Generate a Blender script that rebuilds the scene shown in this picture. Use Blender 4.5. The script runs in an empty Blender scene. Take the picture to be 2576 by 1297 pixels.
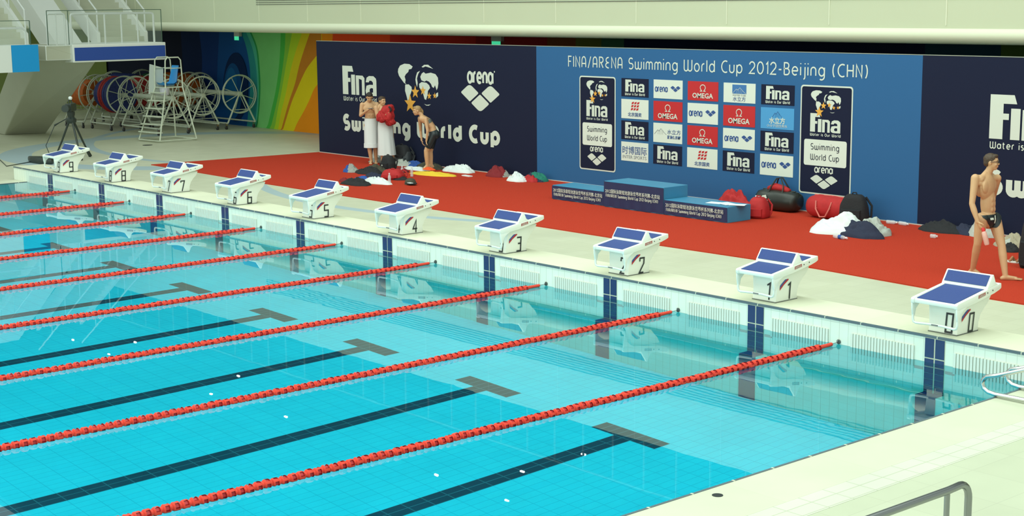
import bpy, bmesh, math, random
from mathutils import Vector, Matrix, noise
V = Vector
PI = math.pi
sc = bpy.context.scene
COL = sc.collection
random.seed(7)

# ------------------------------------------------------------------ camera
CAM = V((9.1356, -13.8573, 3.9055))
YAW, PITCH, ROLL, FPX = 0.8606, -0.1679, -0.0100, 3803.8
W_, H_ = 2576, 1297
fwd = V((-math.sin(YAW)*math.cos(PITCH), math.cos(YAW)*math.cos(PITCH), math.sin(PITCH)))
rt0 = V((math.cos(YAW), math.sin(YAW), 0)); up0 = rt0.cross(fwd)
RT = rt0*math.cos(ROLL) + up0*math.sin(ROLL)
UP = -rt0*math.sin(ROLL) + up0*math.cos(ROLL)
cd = bpy.data.cameras.new('camera'); cam = bpy.data.objects.new('camera', cd); COL.objects.link(cam)
cam.matrix_world = Matrix(((RT.x, UP.x, -fwd.x, CAM.x), (RT.y, UP.y, -fwd.y, CAM.y), (RT.z, UP.z, -fwd.z, CAM.z), (0, 0, 0, 1)))
cd.sensor_fit = 'HORIZONTAL'; cd.sensor_width = 36; cd.lens = 36*FPX/W_
cd.clip_start = 0.1; cd.clip_end = 300
sc.camera = cam
# ------------------------------------------------------------------ light
TINT = (0.86, 1.0, 0.89)
w = bpy.data.worlds.new('world'); sc.world = w; w.use_nodes = True
bg = w.node_tree.nodes['Background']; bg.inputs[0].default_value = (*TINT, 1); bg.inputs[1].default_value = 0.72
def area(name, loc, size, power, rot=(0, 0, 0)):
    l = bpy.data.lights.new(name, 'AREA'); l.shape = 'RECTANGLE'; l.size, l.size_y = size
    l.energy = power; l.color = TINT
    o = bpy.data.objects.new(name, l); COL.objects.link(o); o.location = loc; o.rotation_euler = rot
    return o
area('hall_ceiling_light', (-5, -6, 15), (36, 26), 4900)
area('far_side_fill_light', (-7, -27, 7.5), (40, 9), 2100, (math.radians(78), 0, 0))  # unseen fill light, added to brighten the walls and blocks facing the camera
area('deck_ceiling_light', (-3, 3.0, 11), (34, 3), 400)
sc.view_settings.view_transform = 'Standard'; sc.view_settings.look = 'None'
sc.view_settings.exposure = 0.10; sc.view_settings.gamma = 1.0; sc.view_settings.use_curve_mapping = False
sc.cycles.use_denoising = True
sc.cycles.max_bounces = 8; sc.cycles.diffuse_bounces = 4; sc.cycles.glossy_bounces = 3
sc.cycles.transmission_bounces = 6; sc.cycles.transparent_max_bounces = 6
sc.cycles.caustics_refractive = True; sc.cycles.caustics_reflective = True
sc.cycles.sample_clamp_indirect = 6.0

# ------------------------------------------------------------------ photo measuring helpers (points on real planes)
def ray(px, py): return fwd + RT*((px-W_/2)/FPX) - UP*((py-H_/2)/FPX)
def onz(px, py, z=0.0):
    v = ray(px, py); return CAM + v*((z-CAM.z)/v.z)
def ony(px, py, Y):
    v = ray(px, py); return CAM + v*((Y-CAM.y)/v.y)
def onx(px, py, X):
    v = ray(px, py); return CAM + v*((X-CAM.x)/v.x)

# ------------------------------------------------------------------ materials
def s2l(c): return tuple((x/12.92 if x <= .04045 else ((x+.055)/1.055)**2.4) for x in c)
MATS = {}
def mat(name, rgb, rough=0.6, metal=0.0, noise_amt=0.0, nscale=20.0, bump=0.0, emit=0.0, spec=0.5, alpha=1.0):
    """rgb is linear base colour"""
    if name in MATS: return MATS[name]
    m = bpy.data.materials.new(name); m.use_nodes = True; nt = m.node_tree
    b = nt.nodes['Principled BSDF']
    b.inputs['Base Color'].default_value = (*rgb, 1); b.inputs['Roughness'].default_value = rough
    b.inputs['Metallic'].default_value = metal; b.inputs['Specular IOR Level'].default_value = spec
    if alpha < 1: b.inputs['Alpha'].default_value = alpha
    if noise_amt or bump:
        tc = nt.nodes.new('ShaderNodeTexCoord'); n = nt.nodes.new('ShaderNodeTexNoise')
        n.inputs['Scale'].default_value = nscale; n.inputs['Detail'].default_value = 3
        nt.links.new(tc.outputs['Object'], n.inputs['Vector'])
        if noise_amt:
            mx = nt.nodes.new('ShaderNodeMix'); mx.data_type = 'RGBA'
            a = tuple(max(0, x*(1-noise_amt)) for x in rgb); c = tuple(min(1, x*(1+noise_amt)) for x in rgb)
            mx.inputs[6].default_value = (*a, 1); mx.inputs[7].default_value = (*c, 1)
            nt.links.new(n.outputs['Fac'], mx.inputs[0]); nt.links.new(mx.outputs[2], b.inputs['Base Color'])
        if bump:
            bp = nt.nodes.new('ShaderNodeBump'); bp.inputs['Strength'].default_value = bump; bp.inputs['Distance'].default_value = 0.01
            nt.links.new(n.outputs['Fac'], bp.inputs['Height']); nt.links.new(bp.outputs[0], b.inputs['Normal'])
    if emit:
        b.inputs['Emission Color'].default_value = (*rgb, 1); b.inputs['Emission Strength'].default_value = emit
    MATS[name] = m; return m
def tile_mat(name, c1, c2, joint, w_, h_, jw, axes='XY', rough=0.35, bands=None):
    m = bpy.data.materials.new(name); m.use_nodes = True; nt = m.node_tree; b = nt.nodes['Principled BSDF']
    tc = nt.nodes.new('ShaderNodeTexCoord'); sp = nt.nodes.new('ShaderNodeSeparateXYZ'); cb = nt.nodes.new('ShaderNodeCombineXYZ')
    nt.links.new(tc.outputs['Object'], sp.inputs[0])
    nt.links.new(sp.outputs[axes[0]], cb.inputs[0]); nt.links.new(sp.outputs[axes[1]], cb.inputs[1])
    br = nt.nodes.new('ShaderNodeTexBrick'); br.offset = 0.0; br.squash = 1.0
    br.inputs['Scale'].default_value = 1; br.inputs['Brick Width'].default_value = w_; br.inputs['Row Height'].default_value = h_
    br.inputs['Mortar Size'].default_value = jw; br.inputs['Mortar Smooth'].default_value = 0.2; br.inputs['Bias'].default_value = 0
    br.inputs['Color1'].default_value = (*c1, 1); br.inputs['Color2'].default_value = (*c2, 1); br.inputs['Mortar'].default_value = (*joint, 1)
    nt.links.new(cb.outputs[0], br.inputs['Vector'])
    out = br.outputs['Color']
    n = nt.nodes.new('ShaderNodeTexNoise'); n.inputs['Scale'].default_value = 1.2; n.inputs['Detail'].default_value = 4
    nt.links.new(tc.outputs['Object'], n.inputs['Vector'])
    hs = nt.nodes.new('ShaderNodeMix'); hs.data_type = 'RGBA'; hs.blend_type = 'MULTIPLY'; hs.inputs[0].default_value = 1
    rp = nt.nodes.new('ShaderNodeMapRange'); rp.inputs[3].default_value = 0.88; rp.inputs[4].default_value = 1.08
    nt.links.new(n.outputs['Fac'], rp.inputs[0]); nt.links.new(out, hs.inputs[6]); nt.links.new(rp.outputs[0], hs.inputs[7])
    out = hs.outputs[2]
    if bands:  # inlaid coloured rings: (cx, cy, radius, halfwidth)
        for (cx, cy, r, hw) in bands:
            d = nt.nodes.new('ShaderNodeVectorMath'); d.operation = 'DISTANCE'
            cxy = nt.nodes.new('ShaderNodeCombineXYZ'); nt.links.new(sp.outputs[0], cxy.inputs[0]); nt.links.new(sp.outputs[1], cxy.inputs[1])
            nt.links.new(cxy.outputs[0], d.inputs[0]); d.inputs[1].default_value = (cx, cy, 0)
            c = nt.nodes.new('ShaderNodeMath'); c.operation = 'COMPARE'; c.inputs[1].default_value = r; c.inputs[2].default_value = hw
            nt.links.new(d.outputs['Value'], c.inputs[0])
            mx = nt.nodes.new('ShaderNodeMix'); mx.data_type = 'RGBA'; mx.inputs[7].default_value = (.36, .46, .50, 1)
            nt.links.new(c.outputs[0], mx.inputs[0]); nt.links.new(out, mx.inputs[6]); out = mx.outputs[2]
    nt.links.new(out, b.inputs['Base Color']); b.inputs['Roughness'].default_value = rough
    MATS[name] = m; return m

WHITE = mat('white_plastic', (.82, .84, .84), .35)
BLOCKW = mat('white_gelcoat', (.84, .87, .80), .3)
MATBLUE = mat('blue_grip_pad', (.026, .058, .23), .7, noise_amt=.25, nscale=160, bump=.3)
BLACK = mat('black_paint', (.012, .018, .022), .5)
NAVY = mat('navy_vinyl', (.010, .014, .038), .75, spec=.15)
BLUEB = mat('blue_vinyl', (.030, .118, .28), .75, spec=.15)
LOGOW = mat('white_print', (.60, .66, .58), .6)
PANW = mat('white_sheet', (.66, .72, .64), .6)
REDP = mat('red_print', (.50, .012, .016), .55)
BLUEP = mat('blue_print', (.02, .07, .25), .55)
GOLD = mat('gold_print', (.72, .36, .05), .6)
CARPET = mat('red_carpet', (.46, .040, .019), .95, noise_amt=.22, nscale=60, bump=.5, spec=.1)
STEEL = mat('polished_steel', (.62, .63, .62), .18, metal=1)
STEELD = mat('brushed_steel', (.30, .31, .32), .3, metal=1)
PAINTW = mat('white_painted_metal', (.62, .64, .62), .4)
REELM = mat('worn_cream_metal', (.52, .56, .45), .5, noise_amt=.25, nscale=8)
SKIN = mat('skin', (.58, .34, .18), .5, noise_amt=.07, nscale=12)
SKINT = mat('tanned_skin', (.46, .23, .115), .5, noise_amt=.08, nscale=12)
HAIRD = mat('dark_hair', (.018, .012, .010), .6, noise_amt=.4, nscale=60)
HAIRB = mat('brown_hair', (.06, .035, .02), .6, noise_amt=.4, nscale=60)
HAIRY = mat('blond_hair', (.36, .23, .10), .6, noise_amt=.4, nscale=60)
BLKFAB = mat('black_fabric', (.012, .013, .016), .8, bump=.3, nscale=40)
TOWEL = mat('white_towel', (.70, .74, .74), .95, bump=.10, nscale=60)
REDFAB = mat('red_fabric', (.42, .012, .014), .75, noise_amt=.2, nscale=10, bump=.3)

# ------------------------------------------------------------------ mesh helper
class MB:
    def __init__(s): s.v = []; s.f = []; s.m = []; s.cur = 0; s.mats = []
    def use(s, m):
        if m not in s.mats: s.mats.append(m)
        s.cur = s.mats.index(m); return s
    def add(s, vs, fs):
        o = len(s.v); s.v += [V(p) for p in vs]
        for f in fs: s.f.append([i+o for i in f]); s.m.append(s.cur)
        return s
    def poly(s, pts): return s.add(pts, [list(range(len(pts)))])
    def box(s, x0, x1, y0, y1, z0, z1):
        vs = [(x, y, z) for z in (z0, z1) for y in (y0, y1) for x in (x0, x1)]
        return s.add(vs, [(0, 2, 3, 1), (4, 5, 7, 6), (0, 1, 5, 4), (1, 3, 7, 5), (3, 2, 6, 7), (2, 0, 4, 6)])
    def hexa(s, b, t):  # b, t: 4 points each, counter-clockwise from above
        return s.add(list(b)+list(t), [(3, 2, 1, 0), (4, 5, 6, 7)]+[(i, (i+1) % 4, 4+(i+1) % 4, 4+i) for i in range(4)])
    def prism(s, prof, axis, a0, a1):
        """prof: 2-D points; axis 'x': prof=(y,z); 'y': prof=(x,z); 'z': prof=(x,y)"""
        def P(p, a): return {'x': (a, p[0], p[1]), 'y': (p[0], a, p[1]), 'z': (p[0], p[1], a)}[axis]
        n = len(prof)
        return s.add([P(p, a0) for p in prof]+[P(p, a1) for p in prof],
                     [list(range(n))[::-1], list(range(n, 2*n))]+[(i, (i+1) % n, n+(i+1) % n, n+i) for i in range(n)])
    def tube(s, pts, r, n=8, closed=False, cap=True):
        pts = [V(p) for p in pts]; k = len(pts); rs = r if isinstance(r, (list, tuple)) else [r]*k
        vs = []; prev = None
        for i, p in enumerate(pts):
            if closed: t = (pts[(i+1) % k]-pts[i-1]).normalized()
            else: t = (pts[min(i+1, k-1)]-pts[max(i-1, 0)]).normalized()
            if prev is None:
                a = V((0, 0, 1)) if abs(t.z) < .9 else V((1, 0, 0)); u = t.cross(a).normalized()
            else:
                u = (prev - t*prev.dot(t)).normalized()
            prev = u; w2 = t.cross(u)
            for j in range(n):
                a = 2*PI*j/n; vs.append(p+(u*math.cos(a)+w2*math.sin(a))*rs[i])
        fs = []
        for i in range(k if closed else k-1):
            for j in range(n):
                a, b = i*n+j, i*n+(j+1) % n; c, d = ((i+1) % k)*n+(j+1) % n, ((i+1) % k)*n+j
                fs.append((a, b, c, d))
        if cap and not closed: fs += [list(range(n))[::-1], [(k-1)*n+j for j in range(n)]]
        return s.add(vs, fs)
    def lathe(s, prof, base, axis=(0, 0, 1), n=16):
        """prof: (r, h) pairs"""
        ax = V(axis).normalized(); a = V((0, 0, 1)) if abs(ax.z) < .9 else V((1, 0, 0)); u = ax.cross(a).normalized(); w2 = ax.cross(u)
        base = V(base); vs = []
        for r, hh in prof:
            for j in range(n):
                t = 2*PI*j/n; vs.append(base+ax*hh+(u*math.cos(t)+w2*math.sin(t))*max(r, 1e-5))
        fs = []
        for i in range(len(prof)-1):
            for j in range(n): fs.append((i*n+j, i*n+(j+1) % n, (i+1)*n+(j+1) % n, (i+1)*n+j))
        fs += [list(range(n))[::-1], [(len(prof)-1)*n+j for j in range(n)]]
        return s.add(vs, fs)
    def ring(s, c, axis, R, r, n=28, k=8):
        ax = V(axis).normalized(); a = V((0, 0, 1)) if abs(ax.z) < .9 else V((1, 0, 0)); u = ax.cross(a).normalized(); w2 = ax.cross(u)
        return s.tube([V(c)+(u*math.cos(2*PI*i/n)+w2*math.sin(2*PI*i/n))*R for i in range(n)], r, k, closed=True)
    def build(s, name, parent=None, smooth=False, m=None, bevel=0.0, loc=None):
        me = bpy.data.meshes.new(name); o = V(loc) if loc is not None else V((0, 0, 0))
        me.from_pydata([p-o for p in s.v], [], s.f)
        for mm in (s.mats or [m]): me.materials.append(mm)
        if s.mats: me.polygons.foreach_set('material_index', s.m)
        me.update()
        bm = bmesh.new(); bm.from_mesh(me)
        if bevel:
            bmesh.ops.remove_doubles(bm, verts=bm.verts, dist=1e-5)
        bmesh.ops.recalc_face_normals(bm, faces=bm.faces) if not getattr(s, 'keepn', False) else None
        if bevel:
            es = [e for e in bm.edges if len(e.link_faces) == 2 and e.calc_face_angle(0) > .5]
            bmesh.ops.bevel(bm, geom=es, offset=bevel, segments=2, affect='EDGES', profile=.5, clamp_overlap=True)
        bm.to_mesh(me); bm.free()
        if smooth: me.polygons.foreach_set('use_smooth', [True]*len(me.polygons))
        if smooth and smooth != 'all':
            try: me.set_sharp_from_angle(angle=math.radians(40))
            except Exception: pass
        ob = bpy.data.objects.new(name, me); COL.objects.link(ob); ob.location = o
        if parent:
            ob.parent = parent; ob.matrix_parent_inverse = Matrix.Identity(4)
            ob.location = o - abs_loc(parent)
        return ob
def abs_loc(o):
    l = V(o.location)
    while o.parent: o = o.parent; l += o.location
    return l
# all parents are unrotated Empties / meshes at a location; children are built in world space, then shifted
def child(mb, name, parent, **k):
    ob = mb.build(name, None, **k)
    l = V(ob.location); ob.parent = parent; ob.location = l - abs_loc(parent); return ob
def thing(name, label, cat, loc, group=None):
    o = bpy.data.objects.new(name, None); COL.objects.link(o); o.location = loc; o.empty_display_size = .1
    o['label'] = label; o['category'] = cat
    if group: o['group'] = group
    return o
def tag(o, label, cat, group=None, kind=None):
    o['label'] = label; o['category'] = cat
    if group: o['group'] = group
    if kind: o['kind'] = kind
    return o
def struct(mb, name, **k):
    o = mb.build(name, **k); o['kind'] = 'structure'; return o
def copy_tree(root, parent=None):
    c = root.copy(); COL.objects.link(c); c.parent = parent
    for ch in root.children: copy_tree(ch, c)
    return c
#@@SETTING
# ------------------------------------------------------------------ setting: pool
PH = 0.297      # top of the raised starting platform
PD = -3.05      # pool depth
XR, XL = 1.25, -23.75
LANES = [(-2.5*i) for i in range(10)]
FLOORT = tile_mat('pool_floor_tile', (.13, .84, .99), (.15, .87, 1.0), (.09, .62, .80), .125, .25, .004, 'XY', .4)
WALLT = tile_mat('pool_wall_tile', (.80, .87, .76), (.83, .90, .79), (.62, .68, .58), .125, .25, .004, 'XZ', .3)
WALLY = tile_mat('pool_side_tile', (.40, .85, .92), (.42, .87, .94), (.2, .6, .7), .25, .25, .006, 'YZ', .3)
LANEB = tile_mat('lane_line_tile', (.05, .050, .085), (.06, .056, .095), (.14, .20, .24), .125, .25, .007, 'XY', .4)
STRB = mat('dark_blue_tile', (.012, .035, .13), .25)
GROUT = mat('pale_grout', (.58, .62, .47), .6)
GREYT = mat('grey_tile', (.30, .27, .27), .4)
EDGET = mat('slate_edge_tile', (.10, .14, .17), .4)
EDGEJ = mat('edge_joint', (.6, .62, .5), .5)
DECKT = tile_mat('deck_tile', (.54, .55, .41), (.57, .58, .44), (.49, .49, .37), .30, .30, .004, 'XY', .5,
                 bands=[(-27.9, 6.95, 5.05, .42), (-15.5, 12.0, 9.4, .13), (-27.2, 14.2, 10.0, .13)])
SIDET = tile_mat('side_deck_tile', (.53, .56, .42), (.55, .58, .44), (.48, .50, .38), .60, .60, .004, 'XY', .5)
COPET = tile_mat('coping_stone', (.70, .71, .54), (.72, .73, .56), (.61, .60, .45), .50, .90, .003, 'XY', .5)
SIDEC = tile_mat('side_coping', (.62, .64, .49), (.64, .66, .51), (.58, .60, .45), 1.2, 1.2, .003, 'XY', .5)
SIDEW = tile_mat('small_white_tile', (.66, .70, .57), (.69, .73, .60), (.50, .52, .40), .155, .31, .006, 'XY', .4)
b = MB(); b.use(FLOORT).poly([(XL, -26, PD), (XR, -26, PD), (XR, 0, PD), (XL, 0, PD)])
b.use(LANEB)
for x in LANES:
    z = PD+.004
    b.box(x-.5, x+.5, -2.25, -2.0, PD, z); b.box(x-.125, x+.125, -26, -2.25, PD, z)
struct(b, 'floor_pool')
b = MB(); b.use(WALLY)
b.poly([(XR, 0, 0), (XR, -26, 0), (XR, -26, PD), (XR, 0, PD)]); struct(b, 'wall_pool_right')
b = MB(); b.use(WALLY)
b.poly([(XL, -26, 0), (XL, 0, 0), (XL, 0, PD), (XL, -26, PD)]); struct(b, 'wall_pool_left')
b = MB(); b.use(WALLT)
b.poly([(XL, -26, 0), (XR, -26, 0), (XR, -26, PD), (XL, -26, PD)]); struct(b, 'wall_pool_far')
# end wall with raised starting platform, stripes, crosses, resting ledge
PX0, PX1 = -24.45, 3.2
b = MB(); b.use(WALLT)
b.poly([(PX0, 0, PD), (PX1, 0, PD), (PX1, 0, PH), (PX0, 0, PH)])
b.poly([(PX0, .74, 0), (PX0, 0, 0), (PX0, 0, PH), (PX0, .74, PH)])
b.poly([(PX0, .74, 0), (PX1, .74, 0), (PX1, .74, PH), (PX0, .74, PH)])
b.box(XL, XR, -.15, 0, -1.35, -1.25)
b.poly([(XL, -.15, PD), (XR, -.15, PD), (XR, -.15, -1.35), (XL, -.15, -1.35)])
b.use(COPET).poly([(PX0, 0, PH), (PX1, 0, PH), (PX1, .74, PH), (PX0, .74, PH)])
b.use(EDGET).box(PX0, PX1, -.012, .02, PH-.022, PH+.003)
b.use(EDGEJ)
x = PX0
while x < PX1: b.box(x-.006, x+.006, -.014, .021, PH-.023, PH+.004); x += .5
for i, x in enumerate(LANES):
    x += .02
    b.use(GROUT).box(x-.125, x+.125, -.006, 0, -1.25, PH-.023)
    b.use(STRB)
    for (xa, xb) in ((x-.122, x-.009), (x+.009, x+.122)):
        z = PH-.03
        for k in range(7):
            z0 = max(.047-.25*k+.008, -1.25)
            if z > z0: b.box(xa, xb, -.010, -.004, z0, z)
            z = z0-.014
    b.use(GREYT)
    b.box(x-.25, x-.14, -.008, 0, -.36, -.24); b.box(x+.14, x+.25, -.008, 0, -.36, -.24)
    b.use(STRB).box(x-.125, x+.125, -.156, 0, -1.30, -1.246)
    b.box(x-.125, x+.125, -.158, -.14, PD, -1.25)
endw = struct(b, 'wall_pool_end')
SLAT = mat('white_slat', (.74, .78, .70), .4); SLOT = mat('dark_slot', (.36, .40, .32), .8)
g = MB(); g.use(SLOT).box(-.41, .41, -.012, 0, -.26, .155); g.use(SLAT)
for k in range(21):
    xx = -.405+k*.0405; g.box(xx-.0148, xx+.0148, -.018, -.004, -.26, .157)
g.box(-.42, .42, -.02, 0, -.275, -.258)
proto = None
for x in LANES+[2.5]:
    for dx in (-.66, .68):
        if x == 2.5 and dx > 0: continue
        if x-0.01+dx < XL+.3: continue
        if proto is None: proto = g.build('overflow_grate'); o = proto
        else: o = proto.copy(); COL.objects.link(o)
        o.parent = endw; o.location = (x+dx, 0, 0)
# deck
b = MB(); b.use(DECKT)
b.poly([(-62, .74, 0), (12, .74, 0), (12, 20, 0), (-62, 20, 0)])
b.poly([(-62, -26, 0), (XL, -26, 0), (XL, 0, 0), (PX0, 0, 0), (PX0, .74, 0), (-62, .74, 0)])
floor = struct(b, 'floor')
b = MB()
b.use(SIDEC).box(XR, 1.88, -26, 0, -.2, .004)
b.use(SIDEW).box(1.88, 2.19, -26, 0, -.2, .003)
b.use(SIDET).box(2.19, 12, -26, 0, -.2, 0)
b.use(EDGET).box(XR-.012, XR+.012, -26, 0, -.02, .008)
b.use(EDGEJ); y = -.2
while y > -26: b.box(XR-.014, XR+.013, y-.01, y+.01, -.02, .009); y -= .5
struct(b, 'floor_side')
b = MB(); b.use(SIDEC).box(XL-.5, XL, -26, 0, -.1, .004)
b.use(EDGET).box(XL-.012, XL+.012, -26, 0, -.02, .008); b.use(EDGEJ); y = -.2
while y > -26: b.box(XL-.014, XL+.013, y-.01, y+.01, -.02, .009); y -= .5
struct(b, 'trim_1')
# water
m = bpy.data.materials.new('pool_water'); m.use_nodes = True; nt = m.node_tree; nt.nodes.clear()
out = nt.nodes.new('ShaderNodeOutputMaterial'); rf = nt.nodes.new('ShaderNodeBsdfRefraction'); gl = nt.nodes.new('ShaderNodeBsdfGlossy')
rf.inputs['IOR'].default_value = 1.333; rf.inputs['Roughness'].default_value = 0.0; rf.inputs['Color'].default_value = (.33, .925, 1, 1)
gl.inputs['Roughness'].default_value = 0.0; gl.inputs['Color'].default_value = (1, 1, 1, 1)
fr = nt.nodes.new('ShaderNodeFresnel'); fr.inputs['IOR'].default_value = 1.333; ms = nt.nodes.new('ShaderNodeMixShader')
nt.links.new(fr.outputs[0], ms.inputs[0]); nt.links.new(rf.outputs[0], ms.inputs[1]); nt.links.new(gl.outputs[0], ms.inputs[2])
tc = nt.nodes.new('ShaderNodeTexCoord')
n1 = nt.nodes.new('ShaderNodeTexNoise'); n1.inputs['Scale'].default_value = 1.6; n1.inputs['Detail'].default_value = 2
n2 = nt.nodes.new('ShaderNodeTexNoise'); n2.inputs['Scale'].default_value = .25; n2.inputs['Detail'].default_value = 1
mu = nt.nodes.new('ShaderNodeMath'); mu.operation = 'MULTIPLY'; pw = nt.nodes.new('ShaderNodeMath'); pw.operation = 'POWER'; pw.inputs[1].default_value = 3
bp = nt.nodes.new('ShaderNodeBump'); bp.inputs['Strength'].default_value = 1.0; bp.inputs['Distance'].default_value = 0.0020
nt.links.new(tc.outputs['Object'], n1.inputs['Vector']); nt.links.new(tc.outputs['Object'], n2.inputs['Vector'])
nt.links.new(n2.outputs['Fac'], pw.inputs[0]); nt.links.new(n1.outputs['Fac'], mu.inputs[0]); nt.links.new(pw.outputs[0], mu.inputs[1])
nt.links.new(mu.outputs[0], bp.inputs['Height']); [nt.links.new(bp.outputs[0], q_.inputs['Normal']) for q_ in (gl, rf, fr)]; nt.links.new(ms.outputs[0], out.inputs[0])
b = MB(); b.keepn = True; b.use(m).poly([(XL, -26, 0), (XR, -26, 0), (XR, 0, 0), (XL, 0, 0)])
tag(b.build('pool_water'), 'clear turquoise water filling the swimming pool', 'water', kind='stuff')

# ------------------------------------------------------------------ setting: balcony, mural wall, stands
BY = 8.6
BALW = mat('cream_panel', (.52, .55, .39), .55, noise_amt=.03, nscale=.6)
BALR = mat('cream_roll', (.64, .66, .50), .5)
DARKV = mat('vent_slot', (.10, .11, .09), .8)
zb, zl = ony(1500, 97, BY).z, ony(1500, 59, BY).z
R_ = (zl-zb)/2; zt = 5.42
b = MB(); b.use(BALW)
x0, x1 = -120, 14
b.poly([(x0, BY+.06, zl-.05), (x1, BY+.06, zl-.05), (x1, BY+.06, zt), (x0, BY+.06, zt)])
b.poly([(x0, BY+.06, zt), (x1, BY+.06, zt), (x1, BY+.5, zt), (x0, BY+.5, zt)])
b.poly([(x0, BY+.25, zb+.005), (x1, BY+.25, zb+.005), (x1, 11.75, zb+.15), (x0, 11.75, zb+.15)])
jx = -40
while jx < 10:
    b.use(BALR).box(jx-.012, jx+.012, BY+.052, BY+.06, zl, zt); jx += 2.45
struct(b, 'wall_balcony')
b = MB(); b.use(BALR); prof = []
for k in range(21):
    a = -PI/2-PI*k/20
    prof.append((BY+.22+.22*math.cos(a), zb+R_+R_*math.sin(a)))
prof += [(BY+.3, zl), (BY+.3, zb)]
b.prism(prof, 'x', x0, x1); tb = struct(b, 'trim_2', smooth=True)
# air grille high on the balcony wall
za, zc = ony(640, 12, BY).z, ony(640, 0, BY).z+.25
xa, xb = ony(640, 6, BY).x, 2.0
b = MB(); b.use(DARKV); z = za; k = 0
while z < zc:
    b.box(xa, xb, BY+.045, BY+.06, z, z+.012); z += .055
g = b.build('air_grille'); tag(g, 'long slotted air grille high on the cream balcony wall', 'air grille')
g['kind'] = 'structure'; g.name = 'trim_3'
# glass balustrade and dark seating above (reflected in the water)
STAND = mat('dark_stand', (.035, .05, .07), .8)
b = MB(); b.use(STAND)
for k in range(10):
    b.box(x0, x1, BY+1.6+.9*k, BY+2.5+.9*k, 4.2, zt-.4+.45*k)
b.box(x0, x1, 19, 19.3, 0, 24); b.box(x0, x1, 8.9, 19, 15.8, 16.2)
struct(b, 'wall_stands')
b = MB(); b.use(mat('rail_grey', (.13, .14, .13), .5))
for k in range(58):
    x = -48+.95*k
    b.box(x-.011, x+.011, BY+.12, BY+.16, zt, zt+1.1)
b.box(-50, 8, BY+.11, BY+.17, zt+1.08, zt+1.12)
struct(b, 'trim_4')
# small lamps hung high over the stands: they glint in the pool
b = MB(); b.use(mat('lamp_glow', (1, 1, .9), .5, emit=6))
for (lx, lz) in ((-53.1, 10.67), (-49.6, 10.69), (-41.0, 10.77), (-38.9, 9.69), (-35.7, 10.59), (-27.0, 10.67), (-20.3, 8.5), (-22.9, 9.6), (-23.6, 10.65), (-47.1, 9.75)):
    b.box(lx-.075, lx+.075, 13.97, 14.03, lz-.025, lz+.025)
b.use(STAND)
for (lx, lz) in ((-53.1, 10.67), (-49.6, 10.69), (-41.0, 10.77), (-38.9, 9.69), (-35.7, 10.59), (-27.0, 10.67), (-20.3, 8.5), (-22.9, 9.6), (-23.6, 10.65), (-47.1, 9.75)):
    b.box(lx-.01, lx+.01, 13.99, 14.01, lz+.10, 15.8)
struct(b, 'trim_5')
# mural wall
MY = 11.7
def M_(x, y):
    p = ony(300+x/2.782, 60+y/2.782, MY); return (p.x, p.z)
layers = [  # left edge of each painted field, then its colour
    ([(-700, 0), (-700, 800)], (.004, .006, .018)),
    ([(430, 60), (450, 400), (440, 750)], (.003, .012, .05)),
    ([(560, 60), (580, 250), (570, 500), (560, 760)], (.004, .028, .13)),
    ([(700, 60), (690, 250), (680, 500), (660, 760)], (.005, .055, .20)),
    ([(845, 40), (880, 130), (905, 240), (918, 360), (912, 520), (890, 760)], (.020, .20, .20)),
    ([(880, 40), (930, 160), (958, 300), (968, 450), (962, 600), (945, 770)], (.055, .33, .22)),
    ([(905, 40), (955, 160), (972, 300), (978, 450), (972, 600), (955, 770)], (.020, .22, .06)),
    ([(918, 40), (966, 160), (984, 300), (990, 450), (982, 600), (962, 770)], (.14, .42, .13)),
    ([(1132, 40), (1128, 180), (1116, 330), (1094, 480), (1062, 620), (1028, 770)], (.055, .34, .05)),
    ([(1165, 40), (1160, 180), (1142, 330), (1118, 480), (1088, 620), (1052, 770)], (.18, .40, .04)),
    ([(1215, 40), (1190, 180), (1162, 330), (1136, 480), (1108, 620), (1085, 770)], (.34, .48, .02)),
    ([(1290, 40), (1235, 200), (1195, 350), (1165, 500), (1130, 640), (1112, 770)], (.52, .42, .012)),
    ([(1345, 40), (1290, 200), (1260, 300), (1232, 420), (1185, 560), (1128, 770)], (.42, .15, .015)),
    ([(1420, 180), (1330, 290), (1290, 360), (1250, 450), (1205, 560), (1140, 770)], (.56, .44, .01)),
    ([(1430, 380), (1370, 450), (1335, 530), (1290, 620), (1245, 700), (1215, 780)], (.62, .20, .008)),
    ([(1500, 40), (1490, 200), (1480, 400), (1470, 800)], (.55, .05, .01)),
    ([(1900, 40), (1890, 400), (1880, 800)], (.34, .015, .010)),
    ([(2500, 40), (2490, 800)], (.20, .008, .010)), ([(3000, 40), (2990, 800)], (.14, .04, .008)),
    ([(3200, 40), (3190, 800)], (.09, .10, .015)), ([(3380, 40), (3370, 800)], (.03, .09, .05)),
    ([(3540, 40), (3520, 800)], (.008, .012, .035)), ([(5650, 40), (5620, 800)], (.010, .035, .055)), ([(6180, 40), (6160, 800)], (.05, .09, .02))]
b = MB()
def crv(c):
    out = []
    for k in range(len(c)-1):
        p0, p1, p2, p3 = c[max(k-1, 0)], c[k], c[k+1], c[min(k+2, len(c)-1)]
        for t in (0, .25, .5, .75):
            out.append(tuple(.5*((2*p1[j])+(-p0[j]+p2[j])*t+(2*p0[j]-5*p1[j]+4*p2[j]-p3[j])*t*t+(-p0[j]+3*p1[j]-3*p2[j]+p3[j])*t**3) for j in (0, 1)))
    return out+[c[-1]]
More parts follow.
